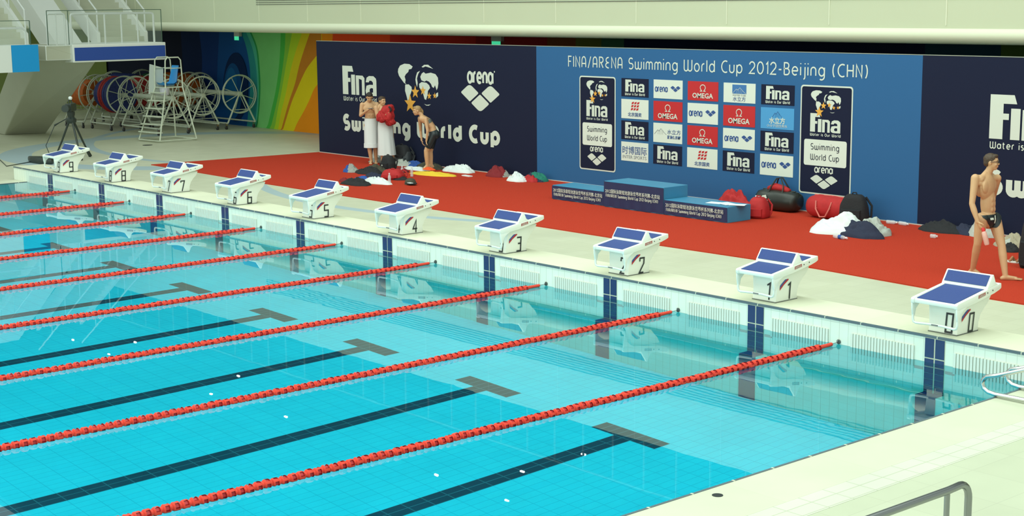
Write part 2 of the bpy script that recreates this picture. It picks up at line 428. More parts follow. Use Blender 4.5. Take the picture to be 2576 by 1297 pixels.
for i, (cv, colr) in enumerate(layers):
    pts = [M_(*q) for q in crv(cv)]; y = MY-.0012*i
    pts = [(pts[0][0], 3.6)]+[q for q in pts if -.01 < q[1] < 3.6]+[(pts[-1][0], -.02)]
    b.use(mat('mural_paint_%d' % i, tuple(min(.9, 1.3*q_) for q_ in colr), .8, noise_amt=.10, nscale=1.2, spec=.1))
    for k in range(len(pts)-1):
        (xa, za), (xb, zc) = pts[k], pts[k+1]; b.poly([(xa, y, za), (14, y, za), (14, y, zc), (xb, y, zc)])
def blob(pts, d): b.poly([(p[0], MY-.03-d, p[1]) for p in pts])
def ell(cx, cy, rx, ry, c, d):
    b.use(mat('mural_ring_%d' % (d*1000), c, .8, spec=.1))
    blob([M_(cx+rx*math.cos(math.radians(t)), cy+ry*math.sin(math.radians(t))) for t in range(0, 360, 9)], d)
ell(820, 440, 86, 240, (.003, .020, .085), .002)
ell(800, 470, 64, 196, (.006, .075, .24), .004)
ell(790, 455, 42, 150, (.008, .115, .31), .006)
b.use(mat('mural_far_green', (.12, .16, .02), .8)).poly([(-90, MY-.05, 3.6), (-43.5, MY-.05, 3.6), (-43.5, MY-.05, 0), (-90, MY-.05, 0)])
struct(b, 'wall_mural')
# exit signs under the balcony
GREENE = mat('green_exit_glow', (.05, .62, .30), .5, emit=.8)
def exit_sign(px, py, lab, wd):
    p = ony(px, py, MY-.12); t = thing('exit_sign', lab, 'exit sign', (p.x, MY-.08, p.z), 'exit signs under the balcony')
    m_ = MB(); m_.use(mat('grey_housing', (.5, .5, .45), .5)).box(p.x-wd, p.x+wd, MY-.12, MY-.02, p.z-.02, p.z+.13); child(m_, 'housing', t)
    m_ = MB(); m_.use(GREENE).box(p.x-wd+.03, p.x+wd-.03, MY-.13, MY-.115, p.z-.14, p.z-.02); child(m_, 'green_panel', t)
    m_ = MB(); m_.use(mat('grey_housing', (.5, .5, .45), .5)).box(p.x-.02, p.x+.02, MY-.08, MY-.05, p.z+.13, zb+.1); child(m_, 'hanger', t)
exit_sign(1248, 102, 'small green lit exit sign above the dark banner', .2)
exit_sign(595, 90, 'small green lit exit sign on the blue part of the mural', .16)
# ------------------------------------------------------------------ lettering: a round monoline hand-built alphabet
def arc(cx, cy, rx, ry, a0, a1, n=10):
    return [(cx+rx*math.cos(math.radians(a0+(a1-a0)*i/n)), cy+ry*math.sin(math.radians(a0+(a1-a0)*i/n))) for i in range(n+1)]
CH = 1.45
def bowl(wd=.8, y0=0, y1=1): return arc(wd/2, (y0+y1)/2, wd/2, (y1-y0)/2, 0, 360, 20)
GL = {
 'n': (.7, [[(0, 0)]+arc(.35, .65, .35, .35, 180, 0)+[(.7, 0)]]),
 'm': (1.1, [[(0, 0)]+arc(.275, .70, .275, .30, 180, 0)+[(.55, 0)], [(.55, .7)]+arc(.825, .70, .275, .30, 180, 0)+[(1.1, 0)]]),
 'i': (0, [[(0, 0), (0, 1)], [(0, 1.33), (0, 1.45)]]), 'l': (0, [[(0, 0), (0, CH)]]), 'I': (0, [[(0, 0), (0, CH)]]),
 'j': (.2, [[(.2, 1)]+arc(0, -.2, .2, .25, 0, -90, 6), [(.2, 1.33), (.2, 1.45)]]),
 'w': (1.1, [[(0, 1)]+arc(.275, .30, .275, .30, 180, 360)+[(.55, 1)], [(.55, .3)]+arc(.825, .30, .275, .30, 180, 360)+[(1.1, 1)]]),
 'W': (1.3, [[(0, CH)]+arc(.325, .35, .325, .35, 180, 360)+[(.65, CH)], [(.65, .35)]+arc(.975, .35, .325, .35, 180, 360)+[(1.3, CH)]]),
 'u': (.7, [[(0, 1)]+arc(.35, .35, .35, .35, 180, 360)+[(.7, 1)]]),
 'o': (.8, [bowl()]), 'O': (1.15, [bowl(1.15, 0, CH)]),
 'r': (.4, [[(0, 0)]+arc(.35, .65, .35, .35, 180, 80, 6)]),
 'd': (.8, [bowl(), [(.8, .0), (.8, CH)]]), 'a': (.8, [bowl(), [(.8, 0), (.8, 1)]]),
 'p': (.8, [bowl(), [(0, -.45), (0, 1)]]),
 'g': (.8, [bowl(), [(.8, 1), (.8, -.06)]+arc(.4, -.06, .4, .40, 0, -125, 10)]),
 'e': (.8, [[(.02, .5), (.8, .5)], arc(.4, .5, .4, .5, 0, 310, 18)]),
 't': (.5, [[(.15, 1.35), (.15, .3)]+arc(.4, .3, .25, .3, 180, 270, 6), [(-.05, 1), (.45, 1)]]),
 's': (.5, [arc(.28, .74, .26, .26, 50, 200, 8)+arc(.25, .27, .27, .27, 60, -130, 9)]),
 'S': (.75, [arc(.4, 1.06, .37, .39, 40, 235, 10)+arc(.37, .38, .4, .38, 60, -135, 12)]),
 'C': (.85, [arc(.6, .725, .6, .725, 62, 298, 16)]),
 'F': (.6, [[(0, 0), (0, CH), (.6, CH)], [(0, .75), (.5, .75)]]),
 'N': (.75, [[(0, 0), (0, CH), (.75, 0), (.75, CH)]]),
 'A': (.8, [[(0, 0)]+arc(.38, .9, .36, .55, 175, 0, 9)+[(.76, 0)], [(.02, .5), (.76, .5)]]),
 '/': (.5, [[(0, -.1), (.5, 1.5)]]),
 'R': (.7, [[(0, 0), (0, CH), (.35, CH)]+arc(.35, 1.08, .35, .37, 90, -90, 8)+[(.02, .71)], [(.3, .71), (.7, 0)]]),
 'E': (.75, [arc(.65, .37, .6, .37, 90, 270, 8), arc(.62, 1.08, .5, .37, 90, 270, 8)]),
 'B': (.75, [[(0, 0), (0, CH), (.35, CH)]+arc(.35, 1.1, .32, .35, 90, -90, 8)+[(.0, .75)], [(.35, .75)]+arc(.38, .375, .37, .375, 90, -90, 8)+[(0, 0)]]),
 'H': (.8, [[(0, 0), (0, CH)], [(.8, 0), (.8, CH)], [(0, .75), (.8, .75)]]),
 '(': (.3, [arc(.5, .7, .5, .95, 125, 235, 8)]), ')': (.3, [arc(-.2, .7, .5, .95, 55, -55, 8)]),
 '-': (.4, [[(0, .6), (.4, .6)]]), ' ': (.45, []),
 '2': (.8, [arc(.4, 1.02, .4, .42, 170, -40, 9)+[(0, 0), (.85, 0)]]), '0': (.9, [bowl(.9, 0, CH)]), '1': (.25, [[(0, 1.15), (.25, CH), (.25, 0)]]),
}
def stroke_poly(mb, pts, t, P):
    """flat ribbon of width t along 2-D pts, mapped to 3-D through P"""
    pts = [p for i, p in enumerate(pts) if i == 0 or math.dist(p, pts[i-1]) > 1e-5]; n = len(pts)
    if n < 2: return
    closed = math.dist(pts[0], pts[-1]) < 1e-4 and n > 3
    if closed: pts = pts[:-1]; n -= 1
    L = []; R = []
    for i in range(n):
        a = pts[i-1] if (i or closed) else None; c = pts[(i+1) % n] if (i < n-1 or closed) else None; p = pts[i]
        d1 = (p[0]-a[0], p[1]-a[1]) if a else None; d2 = (c[0]-p[0], c[1]-p[1]) if c else None
        def nrm(d):
            l = math.hypot(*d) or 1; return (d[0]/l, d[1]/l)
        d1 = nrm(d1) if d1 else None; d2 = nrm(d2) if d2 else None
        if d1 is None: d1 = d2
        if d2 is None: d2 = d1
        m = (-(d1[1]+d2[1]), d1[0]+d2[0]); l = math.hypot(*m) or 1; m = (m[0]/l, m[1]/l)
        cs = max(.45, m[0]*-d1[1]+m[1]*d1[0]); k = kl = kr = t/2/cs
        if a and c:
            turn = d1[0]*d2[1]-d1[1]*d2[0]; sn = abs(turn)
            if sn > 1e-3 and sn < .6:
                lim = .96*min(math.dist(a, p), math.dist(p, c))/(2*math.tan(math.asin(sn)/2))
                if turn > 0: kl = min(k, lim)
                else: kr = min(k, lim)
        L.append((p[0]+m[0]*kl, p[1]+m[1]*kl)); R.append((p[0]-m[0]*kr, p[1]-m[1]*kr))
    vs = [P(*q) for q in L]+[P(*q) for q in R]; fs = []
    for i in range(n if closed else n-1):
        j = (i+1) % n; fs.append((i, j, n+j, n+i))
    mb.lay = getattr(mb, 'lay', 0)+1; q = V(P(1, 0))-V(P(0, 0)); w_ = V(P(0, 1))-V(P(0, 0)); off = q.cross(w_).normalized()*(.0004*(mb.lay % 4))
    mb.add([V(p)+off for p in vs], fs)
def letters(mb, text, u0, u1, v0, cap, t, P, gap=.28, fontset=GL):
    """text between u0 and u1, baseline v0, capital height cap, stroke t (same units)"""
    s = (cap-t)/CH; tt = t/s; xx = 0; glyphs = []
    for ch in text:
        wd, st = fontset[ch]
        glyphs.append((xx, st)); xx += wd+gap+tt*(1 if ch != ' ' else .3)
    tot = xx-gap; k = (u1-u0)/(tot*s)
    for x, st in glyphs:
        for line in st:
            stroke_poly(mb, [((u0+(x+tt/2+px)*s*k), v0+t/2+py*s) for px, py in line], t, P)
def star(mb, cu, cv, r, P, rot=90):
    pts = []
    for i in range(10):
        a = math.radians(rot+36*i); q = r if i % 2 == 0 else r*.42
        pts.append((cu+q*math.cos(a), cv+q*math.sin(a)))
    for i in range(10): mb.add([P(cu, cv), P(*pts[i]), P(*pts[(i+1) % 10])], [(0, 1, 2)])
def fan(mb, pts, P):  # concave outline -> one n-gon
    mb.poly([P(*q) for q in pts])
def fina_logo(mb, u0, v0, wd, ht, P):
    """block letters F i n a in a box"""
    def Q(x, y): return P(u0+x*wd, v0+y*ht)
    for pts in ([(0, 0), (.165, 0), (.165, 1), (0, 1)], [(.165, .80), (.33, .80), (.295, 1), (.165, 1)], [(.165, .44), (.235, .44), (.235, .58), (.165, .58)],
                [(.26, 0), (.375, 0), (.375, .70), (.26, .70)], [(.40, 0), (.49, 0), (.49, .68), (.40, .68)]):
        mb.poly([Q(*p) for p in pts])
    for a in ([(.49, .68), (.60, .68), (.655, .60), (.655, 0), (.575, 0), (.575, .53), (.49, .57)],
              [(.69, .46), (.72, .62), (.79, .68), (.92, .68), (.99, .60), (1, .52), (1, 0), (.90, 0), (.90, .46), (.86, .52), (.80, .52), (.78, .46)],
              [(.68, .16), (.71, .34), (.80, .38), (.90, .38), (.90, .26), (.84, .27), (.80, .22), (.80, .14), (.84, .10), (.90, .12), (.90, 0), (.76, 0), (.70, .05)]):
        mb.poly([Q(*p) for p in a])
def diamonds(mb, cu, cv, wd, P, ht=None):
    """three rounded lozenges"""
    ht = ht or wd*.62
    for (x, y) in ((-.255, .17), (.255, .17), (0, -.17)):
        pts = []
        base = [(-.225, 0), (0, -.30), (.225, 0), (0, .30)]
        for i in range(4):
            p = base[i]; a = base[i-1]; c = base[(i+1) % 4]; rr = .30 if i in (1, 3) else .12
            if (y > 0 and i == 1) or (y < 0 and i == 3): rr = .08
            A = (p[0]+(a[0]-p[0])*rr, p[1]+(a[1]-p[1])*rr); B = (p[0]+(c[0]-p[0])*rr, p[1]+(c[1]-p[1])*rr)
            for t in (0, .25, .5, .75, 1):
                pts.append(((1-t)**2*A[0]+2*t*(1-t)*p[0]+t*t*B[0], (1-t)**2*A[1]+2*t*(1-t)*p[1]+t*t*B[1]))
        mb.poly([P(cu+(x+q[0])*wd, cv+(y+q[1])*ht) for q in pts])
GLOBE = [  # land outlines in the frame of the photo crop, x right, y down
 [(685, 290), (700, 262), (735, 245), (775, 247), (800, 265), (790, 285), (770, 290), (765, 310), (745, 330), (735, 350), (742, 375), (738, 400), (750, 412), (730, 402), (710, 375), (690, 345), (682, 315)],
 [(738, 415), (765, 410), (788, 430), (790, 455), (780, 485), (770, 520), (756, 548), (748, 510), (736, 465)],
 [(825, 340), (835, 310), (857, 297), (842, 325), (832, 360), (837, 395), (832, 430), (824, 400), (820, 370)],
 [(870, 265), (890, 248), (920, 246), (958, 277), (930, 268), (900, 260), (880, 270)],
 [(858, 345), (870, 318), (885, 306), (900, 318), (940, 308), (975, 318), (993, 345), (996, 390), (990, 425), (982, 445), (970, 405), (960, 428), (948, 420), (940, 398), (925, 380), (905, 372), (890, 382), (866, 372)],
 [(848, 402), (868, 386), (905, 390), (925, 408), (932, 430), (915, 455), (912, 485), (900, 527), (888, 522), (878, 480), (865, 452), (850, 432)],
 [(884, 560), (905, 567), (936, 560), (918, 572), (900, 572)], [(976, 472), (992, 460), (992, 490), (978, 505)]]
STARS = [(775, 567, 52), (817, 470, 36), (877, 455, 26), (925, 494, 20), (967, 489, 17)]
def globe_logo(mb, mw, mg, u0, v1, wd, ht, P):
    s = wd/315.0; sv = ht/328.0
    mb.use(mw)
    for pl in GLOBE: mb.poly([P(u0+(x-681)*s, v1-(y-244)*sv) for x, y in pl])
    mb.use(mg)
    def P2(u, v): q = P(u, v); return V(q)+V((0, -.002, 0))
    for x, y, r in STARS: star(mb, u0+(x-681)*s, v1-(y-244)*sv, r*s*.9, P2)
def textmesh(name, body, size, m, x, y, z, parent, width=None, align='LEFT', bold=0.0, sx=1.0, rotz=0):
    """built-in font (its own CJK glyphs) turned into a flat mesh that stands upright on a wall facing -y"""
    cu = bpy.data.curves.new(name, 'FONT'); cu.body = body; cu.size = size; cu.offset = bold; cu.extrude = 0.0005; cu.resolution_u = 2
    cu.align_x = 'LEFT'; ob = bpy.data.objects.new(name, cu); COL.objects.link(ob)
    dg = bpy.context.evaluated_depsgraph_get(); dg.update()
    me = bpy.data.meshes.new_from_object(ob.evaluated_get(dg)); bpy.data.objects.remove(ob); bpy.data.curves.remove(cu)
    xs = [v.co.x for v in me.vertices] or [0, 1]; x0, x1 = min(xs), max(xs)
    k = (width/(x1-x0)) if width else sx
    for v in me.vertices:
        px = (v.co.x-x0)*k; v.co = (px, -v.co.z, v.co.y)
    if align == 'CENTER':
        for v in me.vertices: v.co.x -= (x1-x0)*k/2
    me.materials.clear(); me.materials.append(m)
    o = bpy.data.objects.new(name, me); COL.objects.link(o)
    o.parent = parent; o.location = V((x, y, z))-abs_loc(parent); return o
# ------------------------------------------------------------------ backdrop walls
WY = 8.4
def S_(x, y): p = ony(1340+x/2.5935, 100+y/2.5935, WY); return p.x, p.z
def A_(x, y): p = ony(780+x/3.088, 80+y/3.088, WY); return p.x, p.z
def D_(x, y): p = ony(1900+x/2.0266, 100+y/2.0266, WY); return p.x, p.z
def PW(d):
    return lambda u, v: (u, WY-d, v)
WTOP = 2.935
xA = ony(800, 250, WY).x; xB = ony(1350, 250, WY).x; xC = ony(2318, 250, WY).x
def backdrop(name, label, x0, x1, m):
    t = thing('event_backdrop', label, 'backdrop', (x0, WY, 0), 'event backdrop walls behind the carpet')
    b = MB(); b.use(m).box(x0, x1, WY, WY+.06, 0.03, WTOP); child(b, 'panel', t)
    b = MB(); b.use(mat('grey_trim', (.30, .32, .26), .6)).box(x0, x1, WY-.004, WY+.065, WTOP, WTOP+.010)
    b.use(mat('base_strip', (.55, .52, .46), .5)).box(x0, x1, WY-.012, WY+.05, 0, .035); child(b, 'edge_trim', t); return t
def dark_lettering(t, dx, full=True):
    fx, fz = A_(257, 482); fx2, fz2 = A_(518, 340); ft = A_(257, 262)[1]
    b = MB(); b.use(LOGOW); fina_logo(b, fx+dx, fz, A_(518, 480)[0]-fx, ft-fz, PW(.004)); child(b, 'logo', t)
    z0 = A_(262, 532)[1]; b = MB(); b.use(LOGOW)
    letters(b, 'Water is Our World', fx+dx+.02, A_(518, 550)[0]+dx, z0, .125, .017, PW(.004)); child(b, 'lettering', t)
    sx, sz = A_(262, 765); ex = A_(1480, 860)[0]; capz = A_(257, 632)[1]-sz
    b = MB(); b.use(LOGOW); letters(b, 'Swimming World Cup', sx-.03+dx, ex+dx, sz, capz, .115, PW(.004), gap=.13); child(b, 'lettering', t)
    if full:
        gx, gz = A_(681, 244); gx2 = A_(996, 300)[0]
        b = MB(); globe_logo(b, LOGOW, GOLD, gx+dx, gz, gx2-gx, gz-A_(905, 572)[1], PW(.004)); child(b, 'globe_logo', t)
        ax, az = A_(1222, 402); ax2 = A_(1425, 408)[0]
        b = MB(); b.use(LOGOW); letters(b, 'arena', ax+dx, ax2+dx, az, .40, .066, PW(.004), gap=.06)
        b.poly([(ax2+dx+.04+.02*math.cos(a), WY-.004, az+.30+.02*math.sin(a)) for a in [k*PI/4 for k in range(8)]])
        c0, c1 = A_(1165, 465)[0], A_(1482, 490)[0]; top, bot = A_(1325, 408)[1], A_(1325, 625)[1]
        diamonds(b, (c0+c1)/2+dx, (top+bot)/2, c1-c0, PW(.004), (top-bot)*1.07); child(b, 'arena_logo', t)
t = backdrop('', 'dark navy backdrop wall with white lettering, behind the three standing swimmers', xA, xB, NAVY)
for ch in t.children: pass
dark_lettering(t, 0)
t2 = backdrop('', 'dark navy backdrop wall at the right edge, behind the walking swimmer', xC, xC+9.3, NAVY)
dark_lettering(t2, D_(1192, 500)[0]-A_(257, 482)[0])
t3 = backdrop('', 'bright blue backdrop wall covered with sponsor signs, behind the podium', xB, xC, BLUEB)
tx0, tz0 = S_(232, 178); tx1 = D_(575, 170)[0]
b = MB(); b.use(LOGOW)
letters(b, 'FINA/ARENA Swimming World Cup 2012-Beijing (CHN)', tx0, tx1, tz0, .245, .026, PW(.004), gap=.26); child(b, 'lettering', t3)
def black_sign(c0, c1):
    (x0, z1), (x1, z0) = c0, c1
    w = x1-x0; hh = z1-z0
    def rr(m, x0, x1, z0, z1, r, d, mb):
        pts = []
        for cx, cz, a in ((x1-r, z1-r, 0), (x0+r, z1-r, 90), (x0+r, z0+r, 180), (x1-r, z0+r, 270)):
            for k in range(5): q = math.radians(a+22.5*k); pts.append((cx+r*math.cos(q), WY-d, cz+r*math.sin(q)))
        mb.use(m).poly(pts)
    mb = MB(); rr(LOGOW, x0, x1, z0, z1, .06, .004, mb); rr(NAVY, x0+.028, x1-.028, z0+.028, z1-.028, .045, .006, mb)
    sg = child(mb, 'hanging_sign', t3, loc=(x0, WY, z0))
    def Z(f): return z0+hh*f
    mb = MB(); globe_logo(mb, LOGOW, GOLD, x0+w*.20, Z(.955), w*.58, hh*.20, PW(.009)); child(mb, 'globe_logo', sg)
    mb = MB(); mb.use(LOGOW); fina_logo(mb, x0+w*.2, Z(.575), w*.58, hh*.17, PW(.009))
    letters(mb, 'Water is Our World', x0+w*.2, x0+w*.79, Z(.537), .055, .009, PW(.009)); child(mb, 'logo', sg)
    mb = MB(); rr(PANW, x0+w*.09, x0+w*.91, Z(.265), Z(.505), .04, .009, mb); mb.use(NAVY)
    letters(mb, 'Swimming', x0+w*.22, x0+w*.77, Z(.41), .12, .012, PW(.012)); letters(mb, 'World Cup', x0+w*.22, x0+w*.77, Z(.315), .12, .012, PW(.012)); child(mb, 'white_label', sg)
    mb = MB(); mb.use(LOGOW); letters(mb, 'arena', x0+w*.3, x0+w*.66, Z(.197), .155, .024, PW(.009), gap=.06)
    diamonds(mb, x0+w*.49, Z(.118), w*.56, PW(.009), hh*.145); child(mb, 'arena_logo', sg)
black_sign(S_(306, 233), S_(541, 866)); black_sign(D_(234, 228), D_(485, 806))
SHL = mat('sky_blue_sheet', (.06, .30, .60), .6)
xs_ = [(S_(580, 320)[0], S_(757, 320)[0]), (S_(790, 320)[0], S_(979, 320)[0]), (S_(1013, 320)[0], S_(1212, 320)[0]), (S_(1247, 320)[0], S_(1455, 320)[0]), (D_(31, 280)[0], D_(201, 280)[0])]
zt_ = [(S_(1013, 268)[1], S_(1013, 392)[1]), (S_(1013, 410)[1], S_(1013, 541)[1]), (S_(1013, 556)[1], S_(1013, 684)[1]), (S_(1013, 700)[1], S_(1013, 829)[1])]
grid = [['fina', 'guo', 'fina', 'inter'], ['arena', 'omega', 'club', 'fina'], ['omega', 'arena', 'omega', 'guo'], ['cube', 'omega', 'arena', 'fina'], ['fina', 'shui', 'fina', 'arena']]
base = {'fina': NAVY, 'guo': PANW, 'inter': PANW, 'arena': PANW, 'omega': REDP, 'club': PANW, 'cube': PANW, 'shui': SHL}
for c in range(5):
    for r in range(4):
        k = grid[c][r]; x0, x1 = xs_[c]; z1, z0 = zt_[r]; w = x1-x0; hh = z1-z0; cx = (x0+x1)/2
        mb = MB(); mb.use(base[k]).box(x0, x1, WY-.005, WY, z0, z1); sg = child(mb, 'sponsor_sign', t3, loc=(x0, WY, z0))
        mb = MB(); P = PW(.008); yT = WY-.009
        def hill(u0, v0, ww, hq, m, t=.006):
            mb.use(m)
            stroke_poly(mb, [(u0, v0), (u0+ww*.28, v0+hq*.75), (u0+ww*.4, v0+hq*.6), (u0+ww*.55, v0+hq), (u0+ww*.75, v0+hq*.5), (u0+ww, v0)], t, PW(.010))
            for q in (.3, .42, .55, .68): stroke_poly(mb, [(u0+ww*q, v0), (u0+ww*(q+.03), v0+hq*.7)], t*.6, PW(.010))
        if k == 'fina':
            mb.use(LOGOW); fina_logo(mb, x0+w*.15, z0+hh*.27, w*.70, hh*.66, P)
            letters(mb, 'Water is Our World', x0+w*.14, x0+w*.87, z0+hh*.07, hh*.15, .009, P); child(mb, 'logo', sg)
        elif k == 'arena':
            mb.use(BLUEP); letters(mb, 'arena', x0+w*.05, x0+w*.49, z0+hh*.34, hh*.40, .022, P, gap=.08)
            diamonds(mb, x0+w*.76, z0+hh*.54, w*.36, P, hh*.36); child(mb, 'logo', sg)
        elif k == 'omega':
            mb.use(LOGOW); u = w*.085
            stroke_poly(mb, [(cx-u*1.1, z0+hh*.50), (cx-u*.35, z0+hh*.50)]+arc(cx, z0+hh*.68, u, hh*.15, 230, -50, 14)+[(cx+u*.35, z0+hh*.50), (cx+u*1.1, z0+hh*.50)], .016, P)
            child(mb, 'omega_symbol', sg)
            textmesh('lettering', 'OMEGA', hh*.36, LOGOW, cx, yT, z0+hh*.14, sg, width=w*.68, align='CENTER', bold=.003)
        elif k == 'guo':
            mb.use(REDP)
            for ii in range(3):
                for jj in range(3):
                    uu = cx-w*.15+ii*w*.10+jj*.012; vv = z0+hh*(.43+jj*.16)
                    mb.poly([P(uu, vv), P(uu+w*.075, vv+hh*.03), P(uu+w*.095, vv+hh*.14), P(uu+w*.02, vv+hh*.11)])
            child(mb, 'red_emblem', sg); textmesh('lettering', '北京国资', hh*.22, BLUEP, cx, yT, z0+hh*.14, sg, width=w*.5, align='CENTER', bold=.001)
        elif k == 'inter':
            textmesh('lettering', '时博国际', hh*.46, BLUEP, cx, yT, z0+hh*.40, sg, width=w*.9, align='CENTER')
            textmesh('lettering', 'INTER SPORTS', hh*.24, mat('grey_print', (.25, .27, .30), .6), cx, yT, z0+hh*.14, sg, width=w*.88, align='CENTER')
        elif k == 'club':
            hill(x0+w*.04, z0+hh*.42, w*.42, hh*.30, mat('grey_print', (.25, .27, .30), .6), .008); child(mb, 'mountain_emblem', sg)
            textmesh('lettering', '水立方', hh*.26, BLUEP, x0+w*.49, yT, z0+hh*.48, sg, width=w*.46)
            textmesh('lettering', '游泳俱乐部', hh*.18, BLUEP, x0+w*.49, yT, z0+hh*.24, sg, width=w*.46, bold=.002)
        elif k == 'cube':
            mb.use(mat('mid_blue_print', (.04, .16, .40), .6)).poly([P(x0+w*.28, z0+hh*.46), P(x0+w*.72, z0+hh*.46), P(x0+w*.72, z0+hh*.92), P(x0+w*.28, z0+hh*.92)])
            hill(x0+w*.29, z0+hh*.47, w*.42, hh*.30, LOGOW); child(mb, 'mountain_emblem', sg)
            textmesh('lettering', 'WATER CUBE', hh*.12, mat('grey_print', (.25, .27, .30), .6), cx, yT, z0+hh*.34, sg, width=w*.42, align='CENTER')
            textmesh('lettering', '水立方', hh*.25, BLUEP, cx, yT, z0+hh*.10, sg, width=w*.40, align='CENTER')
        else:
            hill(x0+w*.35, z0+hh*.55, w*.3, hh*.28, BLUEP); child(mb, 'mountain_emblem', sg)
            textmesh('lettering', '水立方', hh*.32, LOGOW, cx, yT, z0+hh*.28, sg, width=w*.48, align='CENTER', bold=.003)
            textmesh('lettering', '小分子团饮用水', hh*.15, LOGOW, cx, yT, z0+hh*.10, sg, width=w*.62, align='CENTER')
# ------------------------------------------------------------------ carpet
b = MB(); cz = .018
pts = [onz(p[0], p[1], 0) for p in ((380, 415), (490, 433), (657, 461), (857, 492), (1110, 530), (1347, 569), (1660, 618), (2050, 676), (2335, 727), (2576, 767))]
pts = [(p.x, p.y) for p in pts]; dxy = (pts[-1][0]-pts[-2][0], pts[-1][1]-pts[-2][1])
pts += [(pts[-1][0]+3*dxy[0], pts[-1][1]+3*dxy[1]), (pts[-1][0]+3*dxy[0], WY+.0), (onz(799, 384).x, WY)]
b.use(CARPET).prism(pts, 'z', 0.0, cz)
tag(b.build('carpet'), 'long red carpet laid on the pool deck in front of the backdrop walls', 'carpet')
# ------------------------------------------------------------------ starting blocks
def digit_lines(ch, w, hh):
    S = {'0': [[(0, 0), (w, 0), (w, hh), (0, hh), (0, 0)]], '1': [[(0, hh*.86), (w*.55, hh), (w*.55, 0)]],
         '2': [[(0, hh*.78), (0, hh), (w, hh), (w, hh*.62), (0, 0), (w, 0)]], '3': [[(0, hh), (w, hh), (w, 0), (0, 0)], [(w*.3, hh*.55), (w, hh*.55)]],
         '4': [[(w*.75, 0), (w*.75, hh), (0, hh*.3), (w*1.05, hh*.3)]], '5': [[(w, hh), (0, hh), (0, hh*.55), (w, hh*.55), (w, 0), (0, 0)]],
         '6': [[(w, hh), (0, hh), (0, 0), (w, 0), (w, hh*.52), (0, hh*.52)]], '7': [[(0, hh*.85), (0, hh), (w, hh), (w*.35, 0)]],
         '8': [[(0, 0), (w, 0), (w, hh), (0, hh), (0, 0)], [(0, hh*.52), (w, hh*.52)]], '9': [[(0, 0), (w, 0), (w, hh), (0, hh), (0, hh*.48), (w, hh*.48)]]}
    return S[ch]
def sidetext(name, body, size, m, x, y, z, parent, width, slope=0.0):
    o = textmesh(name, body, size, m, x, y, z, parent, width=width)
    for v in o.data.vertices:
        c = v.co.copy(); v.co = (-c.y, c.x, c.z+c.x*slope)
    return o
FLAGB = mat('flag_blue', (.03, .08, .32), .5); FLAGR = mat('flag_red', (.50, .02, .03), .5)
